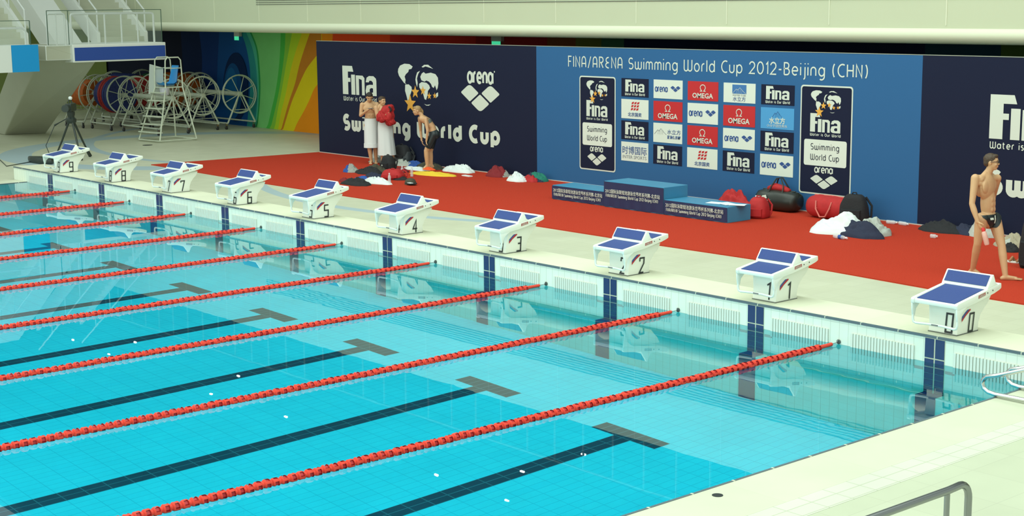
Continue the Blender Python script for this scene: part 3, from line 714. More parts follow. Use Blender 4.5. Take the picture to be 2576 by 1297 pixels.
def make_block(n, x0, yb, label):
    t = thing('starting_block', label, 'starting block', (x0, .38, PH), 'starting blocks on the raised platform')
    sl = lambda y: .675+.156*y
    b = MB(); b.use(BLOCKW)
    lv = [(.297, .175, .58, .178), (.40, .188, .585, .183), (.48, .195, .61, .19), (.55, .203, .665, .20), (.60, .21, .715, .21), (.655, .215, .755, .222)]
    vs = []; fs = []
    for z, ya, yc, hw in lv: vs += [(x0-hw, ya, z), (x0+hw, ya, z), (x0+hw, yc, z+(.03 if z > .6 else 0)), (x0-hw, yc, z+(.03 if z > .6 else 0))]
    for i in range(len(lv)-1):
        for j in range(4): fs.append((4*i+j, 4*i+(j+1) % 4, 4*i+4+(j+1) % 4, 4*i+4+j))
    fs += [(3, 2, 1, 0), tuple(range(len(vs)-4, len(vs)))]
    b.add(vs, fs); child(b, 'stanchion', t, smooth=True, bevel=.008)
    b = MB(); b.use(mat('rubber_foot', (.16, .17, .15), .8)).box(x0-.181, x0+.181, .168, .585, PH, PH+.012); child(b, 'base_plate', t)
    b = MB(); b.use(BLOCKW)
    b.prism([(.0, sl(0)-.045), (.80, sl(.80)-.045), (.80, sl(.8)), (.0, sl(0))], 'x', x0-.262, x0+.262)
    b.prism([(.79, sl(.80)-.05), (.83, sl(.80)-.05), (.83, sl(.8)+.012), (.79, sl(.8)+.012)], 'x', x0-.29, x0+.29)
    for s in (-1, 1):
        xa, xb = sorted((x0+s*.250, x0+s*.292))
        b.prism([(-.012, .628), (.02, .615), (.35, .655), (.70, .715), (.80, sl(.80)-.058), (.835, sl(.8)-.04), (.83, sl(.8)+.012), (.0, sl(0)+.012), (-.015, .67)], 'x', xa, xb)
        b.prism([(-.010, .64), (.20, .645), (.12, .60), (.065, .555), (.045, .48), (.012, .48), (-.004, .56)], 'x', min(x0+s*.268, x0+s*.29), max(x0+s*.268, x0+s*.29))
    pl = child(b, 'platform', t, smooth=True, bevel=.006)
    b = MB(); b.use(mat('bolt_grey', (.12, .12, .12), .4, metal=.8))
    for y in (.56, .66):
        b = MB(); b.use(mat('bolt_grey', (.12, .12, .12), .4, metal=.8)).lathe([(.008, 0), (.008, .006)], (x0+.290, y, sl(y)-.025), (1, 0, 0), 8); child(b, 'bolt', pl)
    b = MB(); b.use(MATBLUE).prism([(.025, sl(.025)), (.76, sl(.76)), (.76, sl(.76)+.008), (.025, sl(.025)+.008)], 'x', x0-.236, x0+.236)
    child(b, 'grip_pad', t)
    z0 = sl(yb)+.006; b = MB(); b.use(BLOCKW)
    b.prism([(yb, z0), (yb+.012, z0+.03), (yb+.095, z0+.150), (yb+.118, z0+.155), (yb+.165, z0+.06), (yb+.21, sl(yb+.21)+.012), (yb+.20, sl(yb+.2)+.004)], 'x', x0-.288, x0+.288)
    rest = child(b, 'foot_rest', t, smooth=True, bevel=.006)
    d = V((0, .095-.012, .12)).normalized(); nn = V((0, -.12, .083)).normalized()
    a0 = V((0, yb+.012, z0+.03))+d*.004+nn*.0015; a1 = a0+d*.132
    b = MB(); b.use(MATBLUE); hx = .262
    q = [V((x0-hx, 0, 0))+a0, V((x0+hx, 0, 0))+a0, V((x0+hx, 0, 0))+a1, V((x0-hx, 0, 0))+a1]
    b.add(q+[p+nn*.006 for p in q], [(0, 1, 2, 3), (4, 5, 6, 7), (0, 1, 5, 4), (1, 2, 6, 5), (2, 3, 7, 6), (3, 0, 4, 7)])
    child(b, 'foot_rest_pad', rest)
    b = MB(); b.use(BLOCKW)
    b.tube([(x0-.279, .025, .60), (x0-.279, .022, .45), (x0-.268, .022, .415), (x0-.24, .025, .405), (x0-.08, .055, .408), (x0+.08, .055, .408), (x0+.24, .025, .405), (x0+.268, .022, .415), (x0+.279, .022, .45), (x0+.279, .025, .60)], .0145, 10)
    rl = child(b, 'backstroke_handle', t, smooth=True)
    b = MB(); b.use(mat('grey_label', (.22, .22, .22), .5)).box(x0-.055, x0+.025, .036, .042, .400, .416); child(b, 'grey_label', rl)
    fy = lambda z: .175+.118*(z-.297)-.006
    b = MB(); b.use(BLACK); W2, HH = .078, .20
    for line in digit_lines(str(n), W2, HH): stroke_poly(b, [(x0+.035+px, .325+pz) for px, pz in line], .021, lambda u, v: (u, fy(v), v))
    sx = lambda z: x0+.180+(z-.297)*.075+.004
    child(b, 'number', t); b = MB(); b.use(BLACK)
    for line in digit_lines(str(n), W2, HH): stroke_poly(b, [(.385+px, .318+pz) for px, pz in line], .021, lambda u, v: (sx(v), u, v))
    child(b, 'number', t)
    b = MB()
    for k, mm in ((0, FLAGB), (1, FLAGR)):
        o = k*.026; b.use(mm).poly([(sx(z), y, z) for y, z in ((.235, .470-o), (.235, .505-o), (.30, .560-o), (.385, .620-o), (.385, .585-o), (.30, .530-o))])
    child(b, 'flag_stripe', t)
    b = MB(); b.use(mat('red_label', (.42, .10, .09), .5)).poly([(x0+.2935, .385, sl(.385)-.040), (x0+.2935, .52, sl(.52)-.040), (x0+.2935, .52, sl(.52)-.004), (x0+.2935, .385, sl(.385)-.004)])
    lb = child(b, 'red_label', pl)
    sidetext('lettering', 'OMEGA', .034, LOGOW, x0+.295, .395, sl(.395)-.035, lb, .11, .156)
    return t
YB = [.56, .35, .33, .33, .41, .50, .44, .33, .33, .42]
for i in range(10):
    wd = ['zero, nearest the camera', 'one, second from the camera', 'two, third from the camera', 'three, before the left half of the podium', 'four, right of block five',
          'five, before the pile of clothes', 'six, between blocks five and seven', 'seven, by the tip of the carpet', 'eight, second from the far corner', 'nine, at the far corner'][i]
    make_block(i, -2.5*i-.01, YB[i], 'white blue-padded starting block number ' + wd)
# ------------------------------------------------------------------ lane ropes
FO = mat('float_red', (.74, .060, .035), .5, noise_amt=.15, nscale=9, spec=.2); FI = mat('float_dark_red', (.46, .008, .012), .5)
def float_mb(y0=0, rot=0, mb=None, x=0, z=0):
    b = mb or MB(); n = 12; rings = [(0, .030), (.004, .042), (.014, .047), (.050, .047), (.060, .042), (.066, .030), (.082, .028)]
    b.use(FO); vs = []
    for yy, r in rings:
        for j in range(n):
            a = 2*PI*j/n+rot; vs.append((x+r*math.cos(a), y0-yy, z+r*math.sin(a)))
    fs = []
    for i in range(len(rings)-1):
        for j in range(n):
            if i == 2 and j % 3 != 0: continue
            fs.append((i*n+j, i*n+(j+1) % n, (i+1)*n+(j+1) % n, (i+1)*n+j))
    b.add(vs, fs)
    b.use(FI); vs = []
    for yy, r in ((.010, .038), (.058, .038)):
        for j in range(8):
            a = 2*PI*j/8+rot; vs.append((x+r*math.cos(a), y0-yy, z+r*math.sin(a)))
    b.add(vs, [(j, (j+1) % 8, 8+(j+1) % 8, 8+j) for j in range(8)]+[tuple(range(8)), tuple(range(8, 16))])
    return b
fproto = None; PITCH_F = .083
VIS = [8.8, 8.95, 7.95, 6.9, 5.85, 4.85, 3.8, 2.8, 1.85]
random.seed(3)
for i in range(9):
    X = -1.25-2.5*i; zc_ = .010
    o9 = ['zero and one', 'one and two', 'two and three', 'three and four', 'four and five', 'five and six', 'six and seven', 'seven and eight', 'eight and nine']
    lab = 'red float lane rope tied between starting blocks ' + o9[i]
    t = thing('lane_rope', lab, 'lane rope', (X, -.1, 0), 'lane ropes floating across the pool')
    b = MB(); b.use(STEELD).tube([(X, 0.0, .03), (X, -.14, .022)], .004, 6); b.tube([(X, -.34, .018), (X, -14.6, .018)], .004, 5)
    child(b, 'cable', t)
    b = MB(); b.use(mat('anchor_grey', (.07, .09, .08), .4)).lathe([(.026, 0), (.028, .012), (.020, .016)], (X, 0, .03), (0, -1, 0), 14)
    b.use(STEELD).ring((X, -.02, .03), (1, 0, 0), .018, .004, 12, 5); child(b, 'wall_anchor', t)
    b = MB(); b.use(FO).lathe([(.016, 0), (.022, .01), (.021, .10), (.024, .2), (.024, .24)], (X, -.13, .022), (0, -1, -.02), 12); child(b, 'end_tube', t, smooth=True)
    nv = int((VIS[i]-.36)/PITCH_F)+1; npart = min(100, nv); y = -.36
    for k in range(npart):
        if fproto is None:
            me_ = float_mb().build('float', smooth=True); fproto = me_; o = me_
        else:
            o = fproto.copy(); COL.objects.link(o)
        o.parent = t; o.location = V((X+random.uniform(-.003, .003), y, zc_+random.uniform(-.003, .004)))-V(t.location)
        o.rotation_euler = (random.uniform(-.04, .04), random.uniform(0, 6.28), random.uniform(-.05, .05)); y -= PITCH_F
    b = MB()
    while y > -14.5:
        float_mb(y, random.uniform(0, 6), b, X, zc_); y -= PITCH_F
    o = child(b, 'float', t, smooth=True); o['kind'] = 'stuff'
# ------------------------------------------------------------------ podium
PODT = mat('podium_blue', (.045, .24, .42), .5, noise_amt=.06, nscale=4); PODN = mat('podium_navy_cloth', (.012, .022, .085), .6)
def podium(label, x0, x1, y0, y1, z1):
    t = thing('podium_block', label, 'podium', ((x0+x1)/2, (y0+y1)/2, cz), 'winners podium blocks')
    b = MB(); b.use(PODT).box(x0, x1, y0, y1, cz, z1); child(b, 'box', t, bevel=.006)
    b = MB(); b.use(PODN); n = 40; vs = []
    for k in range(n+1):
        x = x0-.003+(x1-x0+.006)*k/n
        for z, aw in ((cz+.012, .010), ((z1+cz)/2, .006), (z1-.01, .002)):
            vs.append((x, y0-.014-aw*math.sin(k*.9+z*9)*.8, z+.006*math.sin(k*.4)*(z < z1-.05)))
    b.add(vs, [(3*k+j, 3*k+3+j, 3*k+4+j, 3*k+1+j) for k in range(n) for j in (0, 1)]); ban = child(b, 'front_banner', t, smooth=True)
    wz = x1-x0; mid = cz+(z1-cz)*.57
    textmesh('lettering', '2012国际泳联短池游泳世界杯系列赛-北京站', .085, LOGOW, x0+wz*.03, y0-.028, mid+.0, ban, width=wz*.92, bold=.0008)
    mb = MB(); mb.use(LOGOW); letters(mb, 'FINA/ARENA Swimming World Cup 2012-Beijing (CHN)', x0+wz*.04, x0+wz*.92, mid-.085, .062, .008, lambda u, v: (u, y0-.027, v)); child(mb, 'lettering', ban)
    return t
podium('low blue podium block on the left side of the tall one, navy lettered front', -13.02, -11.50, 6.28, 6.86, .30)
podium('tallest blue podium block in the middle, navy lettered front', -11.48, -9.92, 6.22, 6.86, .515)
podium('low blue podium block on the right with papers lying on top', -9.90, -8.38, 6.22, 6.84, .30)
PAPER = mat('paper', (.80, .86, .88), .7)
def sheet(px, py, z, w_, d_, rot, label, name='paper_sheet', m=PAPER, cat='paper', group=None, th=.004):
    p = onz(px, py, z); b = MB(); c, s = math.cos(rot), math.sin(rot)
    q = [(p.x+c*a-s*e, p.y+s*a+c*e) for a, e in ((-w_/2, -d_/2), (w_/2, -d_/2), (w_/2, d_/2), (-w_/2, d_/2))]
    b.use(m).prism(q, 'z', z, z+th); tag(b.build(name, loc=(p.x, p.y, z)), label, cat, group); return p
sheet(1800, 510, .301, .30, .21, .2, 'white paper sheet on the left of the right podium block', group='papers on the podium')
sheet(1828, 512, .306, .34, .24, -.3, 'white paper sheet in the middle of the right podium block', group='papers on the podium')
sheet(1856, 515, .311, .28, .2, .5, 'white paper sheet at the right edge of the right podium block', group='papers on the podium')
sheet(1175, 443, cz+.001, .30, .10, -.1, 'small white card lying alone on the red carpet', 'card', cat='card', th=.02)
# ------------------------------------------------------------------ steel rails
def arcpts(c, r, a0, a1, u, v, n=8):
    return [V(c)+V(u)*r*math.cos(math.radians(a0+(a1-a0)*i/n))+V(v)*r*math.sin(math.radians(a0+(a1-a0)*i/n)) for i in range(n+1)]
def grab(y, label):
    X = 1.12
    pts = [(2.3, y+.0, .62), (1.75, y, .415), (1.45, y, .30), (1.25, y, .225), (X+.03, y, .20), (X-.005, y, .165), (X-.02, y, .12), (X+.0, y, .075), (X+.05, y, .045), (1.25, y, .035), (1.6, y, .04), (2.1, y, .05), (2.3, y, .05)]
    b = MB(); b.use(STEEL).tube(pts, .022, 14); b.tube([(2.3, y, .004), (2.3, y, .64)], .022, 12)
    o = b.build('grab_rail', smooth=True, loc=(2.3, y, 0)); tag(o, label, 'grab rail', 'pool ladder grab rails')
grab(-.80, 'polished steel grab rail at the pool corner, the one nearer the camera')
grab(-.36, 'polished steel grab rail at the pool corner, the one beside the end wall')
t = thing('handrail', 'thick grey steel handrail with two posts standing on the side deck', 'handrail', (4.1, -5.8, 0))
Xh = 4.1; zt_h = onx(2390, 1229, Xh).z; ye = onx(2436, 1250, Xh).y
b = MB(); b.use(STEELD)
b.tube([(Xh, -9.5, zt_h+.03), (Xh, ye-.22, zt_h-.005)]+[V((Xh, ye-.10, zt_h-.10))+V((0, math.sin(a)*.10, math.cos(a)*.10)) for a in [k*PI/12 for k in range(7)]]+[(Xh, ye, .3), (Xh, ye, .0)], .024, 14)
child(b, 'top_rail', t, smooth=True)
for yy in (onx(2382, 1260, Xh).y, -7.6, -9.2):
    b = MB(); b.use(STEELD).tube([(Xh, yy, 0), (Xh, yy, zt_h)], .018, 12); b.lathe([(.05, 0), (.05, .006)], (Xh, yy, .001)); child(b, 'post', t, smooth=True)
b = MB(); b.use(BLACK).lathe([(.045, 0), (.045, .003)], (*onz(1805, 1245, .004).xy, .004), n=20); tag(b.build('drain_plug', loc=(*onz(1805, 1245, .004).xy, .004)), 'small round dark plug in the pale side coping', 'drain')
b = MB(); b.use(BLACK).lathe([(.14, 0), (.14, .004)], (*onz(371, 365, 0).xy, .001), n=20); tag(b.build('floor_drain', loc=(*onz(371, 365, 0).xy, .0)), 'round dark drain cover in the deck before the lifeguard chair', 'drain')
# ------------------------------------------------------------------ diving tower, stairs, panels
TOW = mat('tower_paint', (.44, .45, .35), .6, noise_amt=.05, nscale=2); TOWD = mat('tower_paint_shadow_side', (.50, .50, .45), .6)
TWH = mat('tower_white', (.70, .72, .68), .5); PANB = mat('tower_blue_panel', (.016, .060, .30), .55); PANC = mat('bright_blue_panel', (.0, .27, .62), .5)
GLASS = mat('railing_glass', (.60, .75, .66), .05, alpha=.07)
def T_(x, y): return x/3.814, y/3.814
TX = -31.5
def tp(x, y, X=TX): p = onx(*T_(x, y), X); return p.y, p.z
tw = thing('diving_platform', 'concrete diving platform on a slanting leg with a long blue panel', 'diving platform', (-34.5, 6, 0))
ya, z1 = tp(695, 428); yb_, _ = tp(1590, 428); z0 = tp(690, 603)[1]; yl = tp(452, 430)[0]
b = MB(); b.use(TWH); b.box(TX-2.2, TX, ya, yb_, z0, z1); b.use(TOW).box(TX-2.2, TX-.12, yl, ya, z0+.08, z1-.01); child(b, 'deck_slab', tw, bevel=.02)
b = MB(); b.use(PANB).box(TX, TX+.015, ya+.05, yb_-.03, z0+.05, z1-.09); child(b, 'blue_panel', tw)
f1 = onz(5, 338, 0); f2 = onz(116, 335, 0); yr = tp(940, 605)[0]
lt = yl-.0
b = MB(); b.use(TOW)
b.hexa([(f1.x-1.3, f1.y, 0), (f1.x+.2, f1.y, 0), (f2.x, f2.y, 0), (f2.x-1.5, f2.y, 0)], [(TX-2.0, lt, z1-.03), (TX-.10, lt, z1-.03), (TX-.10, yr, z0+.02), (TX-2.0, yr, z0+.02)])
child(b, 'slanting_leg', tw, bevel=.03)
def railing(parent, X, ya, yc, zb_, zt_, nposts, name='railing'):
    b = MB(); b.use(PAINTW); r = .032
    b.tube([(X, ya, zb_), (X, ya, zt_-.06), (X, ya+.02, zt_-.02), (X, ya+.07, zt_), (X, yc-.07, zt_), (X, yc-.02, zt_-.02), (X, yc, zt_-.06), (X, yc, zb_)], r, 8)
    for k in range(1, nposts): b.tube([(X, ya+(yc-ya)*k/nposts, zb_), (X, ya+(yc-ya)*k/nposts, zt_)], r*.8, 6)
    return child(b, name, parent, smooth=True)
zr = tp(1000, 130)[1]
railing(tw, TX-.2, tp(482, 300)[0], tp(655, 300)[0], z1-.01, tp(560, 132)[1], 2)
railing(tw, TX-.15, tp(705, 300)[0], tp(1500, 300)[0], z1-.01, zr, 5)
b = MB(); b.use(GLASS).box(TX-.05, TX-.04, tp(665, 300)[0], tp(1560, 300)[0], z1-.05, tp(1000, 100)[1])
b.box(TX-.05, TX-.04, tp(460, 300)[0], tp(662, 300)[0], z1-.05, tp(600, 104)[1]); gp = child(b, 'glass_guard', tw)
b = MB(); b.use(mat('glass_edge', (.05, .10, .07), .2)).box(TX-.055, TX-.035, tp(460, 300)[0], tp(1560, 300)[0], tp(1000, 100)[1], tp(1000, 100)[1]+.018)
for q in (462, 664, 1558): b.box(TX-.055, TX-.035, tp(q, 300)[0]-.008, tp(q, 300)[0]+.008, z1, tp(1000, 100)[1])
child(b, 'glass_edging', gp)
def stairs(label, X0, ya, yc, zb_, rise, run, n, left_wide=True):
    t = thing('staircase', label, 'staircase', (X0, (ya+yc)/2, zb_), 'staircases of the diving tower')
    b = MB(); b.use(TOW)
    for k in range(n): b.box(X0-run*(k+1)-.03, X0-run*k, ya, yc, zb_+rise*k, zb_+rise*(k+1))
    child(b, 'steps', t)
    for (y0, y1) in ((ya-.10, ya), (yc, yc+.10)):
        b = MB(); b.use(TWH); L = run*n; H2 = rise*n
        b.prism([(X0+.05, zb_-.02), (X0+.05, zb_+.30), (X0-L, zb_+H2+.30), (X0-L, zb_+H2-.28), (X0-.3, zb_-.02)], 'y', y0, y1); child(b, 'side_wall', t)
        b = MB(); b.use(PAINTW); y = (y0+y1)/2
        b.tube([(X0+.0, y, zb_+.2), (X0+.0, y, zb_+.95), (X0-L, y, zb_+H2+.95)], .025, 8)
        for k in range(1, 5): b.tube([(X0-L*k/5, y, zb_+H2*k/5+.2), (X0-L*k/5, y, zb_+H2*k/5+.95)], .018, 6)
        child(b, 'handrail', t, smooth=True)
    return t
X0 = -33.3
stairs('pale staircase with white side walls rising behind the blue panelled platform', X0, tp(955, 345, X0)[0], tp(1385, 410, X0)[0], z1-.02, .17, .26, 22)
b = MB(); b.use(TWH); y = tp(800, 420, X0)[0]
b.prism([(X0+.2, z1-.05), (X0-6, z1+4.3), (X0-6, z1+3.4), (X0-1.0, z1-.05)], 'y', y-.9, y-.1)
o = b.build('stair_soffit', loc=(X0, y, z1-.05)); tag(o, 'broad slanting white beam beside the staircase of the diving tower', 'stair beam')
# nearer platform at the left edge
NX = -31.0
lp = thing('diving_platform', 'diving platform at the left edge with a bright blue and white end panel', 'diving platform', (NX-1, 2.5, 2.1))
yE = onx(95, 113, NX).y; yM = onx(27, 113, NX).y; zT, zB = onx(60, 113, NX).z, onx(60, 181, NX).z
b = MB(); b.use(TWH).box(NX-2.5, NX, -1.0, yE-.02, zB+.02, zT-.01); child(b, 'deck_slab', lp)
b = MB(); b.use(PANC).box(NX, NX+.02, yM, yE, zB, zT); child(b, 'blue_panel', lp)
b = MB(); b.use(TWH).box(NX, NX+.02, -1.0, yM-.005, zB, zT); child(b, 'white_panel', lp)
b = MB(); b.use(GLASS).box(NX-.1, NX-.09, -1.0, onx(79, 80, NX).y, zT, onx(40, 53, NX).z); child(b, 'glass_guard', lp)
b = MB(); b.use(mat('glass_edge', (.05, .10, .07), .2)).box(NX-.105, NX-.085, -1, onx(79, 80, NX).y, onx(40, 53, NX).z, onx(40, 53, NX).z+.015)
b.box(NX-.105, NX-.085, onx(79, 80, NX).y-.01, onx(79, 80, NX).y+.01, zT, onx(40, 53, NX).z); child(b, 'glass_edging', lp)
b = MB(); b.use(PAINTW); yy = onx(64, 90, NX-.3).y
b.tube([(NX-.3, -1, onx(30, 71, NX-.3).z), (NX-.3, yy-.1, onx(30, 71, NX-.3).z), (NX-.3, yy, onx(30, 71, NX-.3).z-.08), (NX-.3, yy, zT)], .03, 8); child(b, 'railing', lp, smooth=True)
b = MB(); b.use(TOW).hexa([(NX-6.5, -1.2, 0), (NX-5, -1.2, 0), (NX-5, .8, 0), (NX-6.5, .8, 0)], [(NX-2.4, -.8, zB), (NX-.6, -.8, zB), (NX-.6, 1.6, zB), (NX-2.4, 1.6, zB)]); child(b, 'slanting_leg', lp)
stairs('pale staircase rising behind the platform at the left edge', NX-1.2, onx(25, 110, NX-1.2).y-1.3, onx(62, 110, NX-1.2).y+.0, zT-.02, .17, .26, 20)
# ------------------------------------------------------------------ rope reels under the tower
def F_(x, y): return 180+x/4.9875, 140+y/4.9875
ROPES_C = {'blue': mat('blue_float_coil', (.015, .03, .17), .6, noise_amt=.6, nscale=18, bump=1), 'red': mat('red_float_coil', (.34, .012, .012), .6, noise_amt=.5, nscale=18, bump=1),
           'orange': mat('orange_float_coil', (.50, .11, .008), .6, noise_amt=.5, nscale=18, bump=1), 'green': mat('green_float_coil', (.015, .13, .05), .6, noise_amt=.6, nscale=18, bump=1)}
CAST = mat('castor_rubber', (.03, .03, .03), .7)
def reel(x0, x1, yc, label, coils=(), hub=1.10, R=.60, rot=0.0):
    t = thing('rope_reel', label, 'rope reel', ((x0+x1)/2, yc, 0), 'lane rope reels parked under the diving tower')
    hz = hub; zb_ = .20
    b = MB(); b.use(REELM)
    for s in (-1, 1):
        y = yc+s*.5
        b.tube([(x0+.02, y, zb_), (x1-.02, y, zb_)], .026, 8)
    b.tube([(x0+.3, yc-.5, zb_), (x0+.3, yc+.5, zb_)], .02, 6)
    child(b, 'base_rails', t, smooth=True)
    for x in (x0, x1):
        b = MB(); b.use(REELM)
        b.tube([(x, yc-.5, zb_), (x, yc-.10, hz-.10), (x, yc-.05, hz-.03), (x, yc, hz-.01), (x, yc+.05, hz-.03), (x, yc+.10, hz-.10), (x, yc+.5, zb_)], .028, 8)
        child(b, 'end_frame', t, smooth=True)
    b = MB(); b.use(REELM).tube([(x0, yc, hz), (x1, yc, hz)], .075, 12); child(b, 'axle', t, smooth=True)
    for x, s in ((x0, 1), (x1, -1)):
        for dx in (.05,):
            xx = x+s*dx; b = MB(); b.use(REELM)
            b.ring((xx, yc, hz), (1, 0, 0), R, .022, 32, 6); b.ring((xx+s*.08, yc, hz), (1, 0, 0), R*.97, .016, 32, 6)
            for k in range(8):
                a = rot+2*PI*k/8; b.tube([(xx+s*.02, yc, hz), (xx+s*.04, yc+R*math.cos(a), hz+R*math.sin(a))], .013, 6)
            b.tube([(xx, yc-R*.55, hz-R*.82), (xx, yc+R*.55, hz-R*.82)], .014, 6)
            child(b, 'wheel', t, smooth=True)
    for x in (x0+.1, x1-.1):
        for s in (-1, 1):
            b = MB(); b.use(CAST).lathe([(.06, -.025), (.06, .025)], (x, yc+s*.5, .062), (0, 1, 0), 12); b.use(STEELD).box(x-.02, x+.02, yc+s*.5-.035, yc+s*.5+.035, .06, zb_)
            child(b, 'castor', t)
    for (xa, xb, r, c) in coils:
        b = MB(); b.use(ROPES_C[c]); k = max(2, int((xb-xa)/.10))
        for i in range(k):
            xx = xa+(xb-xa)*(i+.5)/k; rr = r*(1-.03*(i % 2))
            prof = []
            b.ring((xx, yc, hz), (1, 0, 0), rr-.05, .062, 24, 6); 
        b.lathe([(r*.92, 0), (r*.92, xb-xa)], (xa, yc, hz), (1, 0, 0), 20)
        child(b, 'coiled_rope', t, smooth=True)
reel(-35.0, -32.5, 8.45, 'empty cream metal rope reel in the front row, behind the lifeguard chair', rot=.3)
reel(-38.4, -36.95, 8.1, 'metal rope reel with a small orange rope coil, beside the slanting tower leg', [(-38.2, -37.2, .42, 'orange')], rot=.1)
reel(-36.8, -35.25, 8.25, 'metal rope reel with dark blue rope and a red coil between', [(-36.6, -36.1, .46, 'blue'), (-36.1, -35.85, .58, 'red'), (-35.85, -35.5, .55, 'blue')], rot=.5)
reel(-35.75, -33.0, 9.76, 'empty cream metal rope reel in the middle row', rot=.15)
reel(-35.6, -32.95, 11.05, 'empty metal rope reel parked nearest the painted mural', rot=.45)
reel(-39.0, -36.1, 9.7, 'metal rope reel loaded with blue and red ropes in the middle row', [(-38.8, -37.5, .55, 'blue'), (-37.4, -36.4, .5, 'red')], rot=.2)
reel(-39.4, -36.0, 10.95, 'metal rope reel loaded with orange and green ropes at the back', [(-38.9, -37.6, .50, 'green'), (-37.5, -36.2, .56, 'orange')], rot=.2)
# ------------------------------------------------------------------ lifeguard chair
fc = [V((-31.37, 6.67, 0)), V((-30.33, 6.79, 0)), V((-30.34, 7.98, 0)), V((-31.45, 7.9, 0))]
t = thing('lifeguard_chair', 'tall metal lifeguard chair with a light blue seat and ladder steps', 'lifeguard chair', (-30.9, 7.3, 0))
def fp(x, y, X): p = onx(*F_(x, y), X); return V(p)
# side frames: legs rise to a looped arm rest
def up(p, q, f): return p.lerp(q, f)
cxm = V((-30.88, 7.45, 0)); seatz = 1.78
tops = [V((-31.15, 7.15, 1.55)), V((-30.62, 7.2, 1.55)), V((-30.62, 7.75, 1.55)), V((-31.15, 7.7, 1.55))]
for i in (0, 1, 2, 3):
    b = MB(); b.use(REELM); a = fc[i]+V((0, 0, .05)); tq = tops[i]
    b.tube([a, tq, tq+V((0, 0, .3))], .022, 8); child(b, 'leg', t, smooth=True)
for s, (i, j) in ((0, (0, 3)), (1, (1, 2))):
    b = MB(); b.use(REELM); p, q = tops[i], tops[j]; h_ = .86
    b.tube([p+V((0, 0, .25)), p+V((0, .03, h_-.08)), p+V((0, .10, h_)), q+V((0, -.10, h_)), q+V((0, -.03, h_-.08)), q+V((0, 0, .25))], .02, 8)
    b.tube([p+V((0, .02, .55)), q+V((0, -.02, .55))], .014, 6); child(b, 'arm_loop', t, smooth=True)
b = MB(); b.use(REELM)
for p, q in ((fc[0], fc[1]), (fc[1], fc[2]), (fc[2], fc[3]), (fc[3], fc[0])): b.tube([p+V((0, 0, .05)), q+V((0, 0, .05))], .02, 6)
for k in range(4): b.tube([tops[k], tops[(k+1) % 4]], .016, 6)
child(b, 'base_frame', t, smooth=True)
for k in range(6):
    f = .14+.145*k; p = up(fc[0], tops[0], f); q = up(fc[1], tops[1], f)
    b = MB(); b.use(REELM); b.hexa([p+V((0, -.10, .05)), q+V((0, -.10, .05)), q+V((0, .06, .05)), p+V((0, .06, .05))], [p+V((0, -.10, .08)), q+V((0, -.10, .08)), q+V((0, .06, .08)), p+V((0, .06, .08))]); child(b, 'step', t)
CB = mat('light_blue_plastic', (.03, .26, .62), .35)
b = MB(); b.use(CB); n = 10; prof = [(-.30, .04), (-.27, .0), (-.12, -.03), (.05, -.03), (.13, .02), (.17, .12), (.22, .34), (.25, .48), (.27, .53)]
vs = []
for yy, zz in prof:
    for k in range(n+1):
        u = -1+2*k/n; vs.append((-30.88+.23*u*(1-.12*(zz > .3)), 7.45+yy-.03*abs(u)**3*(zz > .05), 1.64+zz+.05*abs(u)**3*(zz < .1)))
m_ = len(prof); b.add(vs+[V(v)-V((0, -.012, .022)) for v in vs], [(i*(n+1)+k, i*(n+1)+k+1, (i+1)*(n+1)+k+1, (i+1)*(n+1)+k) for i in range(m_-1) for k in range(n)]+[tuple(m_*(n+1)+q for q in (i*(n+1)+k, (i+1)*(n+1)+k, (i+1)*(n+1)+k+1, i*(n+1)+k+1)) for i in range(m_-1) for k in range(n)])
child(b, 'seat', t, smooth='all')
b = MB(); b.use(mat('pale_board', (.50, .55, .50), .5)).prism([(-.30, 1.36), (.16, 1.25), (.20, 2.10), (-.22, 2.22)], 'x', -31.20, -31.17); 
for i, v in enumerate(b.v): b.v[i] = V((v.x, v.y+7.25, v.z))
child(b, 'white_board', t)
b = MB(); b.use(mat('grey_bin', (.45, .45, .50), .5)).lathe([(.12, 0), (.15, .20)], (-30.72, 7.22, 1.34), n=12); child(b, 'bucket', t)
# ------------------------------------------------------------------ television camera on its tripod
tpx = onz(176, 400, 0); T0 = V((tpx.x, tpx.y+.1, 0))
CAMB = mat('camera_black', (.02, .03, .025), .45)
t = thing('camera_tripod', 'black broadcast video camera on a tripod behind starting block 9', 'video camera', T0)
hz = 1.22
for k, (dx, dy) in enumerate(((.55, -.05), (-.42, -.30), (-.15, .52))):
    b = MB(); b.use(CAMB).tube([T0+V((dx*.12, dy*.12, .98)), T0+V((dx*.6, dy*.6, .45)), T0+V((dx, dy, .05))], [.030, .026, .02], 8)
    b.tube([T0+V((dx*.9, dy*.9, .14)), T0+V((dx*1.04, dy*1.04, .02))], .045, 8); child(b, 'leg', t)
b = MB(); b.use(CAMB).lathe([(.10, .92), (.13, .97), (.13, 1.03), (.08, 1.08), (.10, 1.16), (.10, 1.22)], T0); child(b, 'tripod_head', t, smooth=True)
d = V((.75, -.66, 0)); s_ = V((.66, .75, 0))
def obox(b, c, ax, l, w, hh, ay=None):
    ax = V(ax).normalized(); ay = V((0, 0, 1)).cross(ax).normalized() if ay is None else ay; az = ax.cross(ay)
    vs = [c+ax*(l/2*i)+ay*(w/2*j)+az*(hh/2*k) for k in (-1, 1) for j in (-1, 1) for i in (-1, 1)]
    b.add(vs, [(0, 2, 3, 1), (4, 5, 7, 6), (0, 1, 5, 4), (1, 3, 7, 5), (3, 2, 6, 7), (2, 0, 4, 6)])
b = MB(); b.use(CAMB); obox(b, T0+V((0, 0, 1.33)), d, .42, .16, .20); obox(b, T0-d*.24+V((0, 0, 1.32)), d, .12, .13, .16); child(b, 'camera_body', t, bevel=.012)
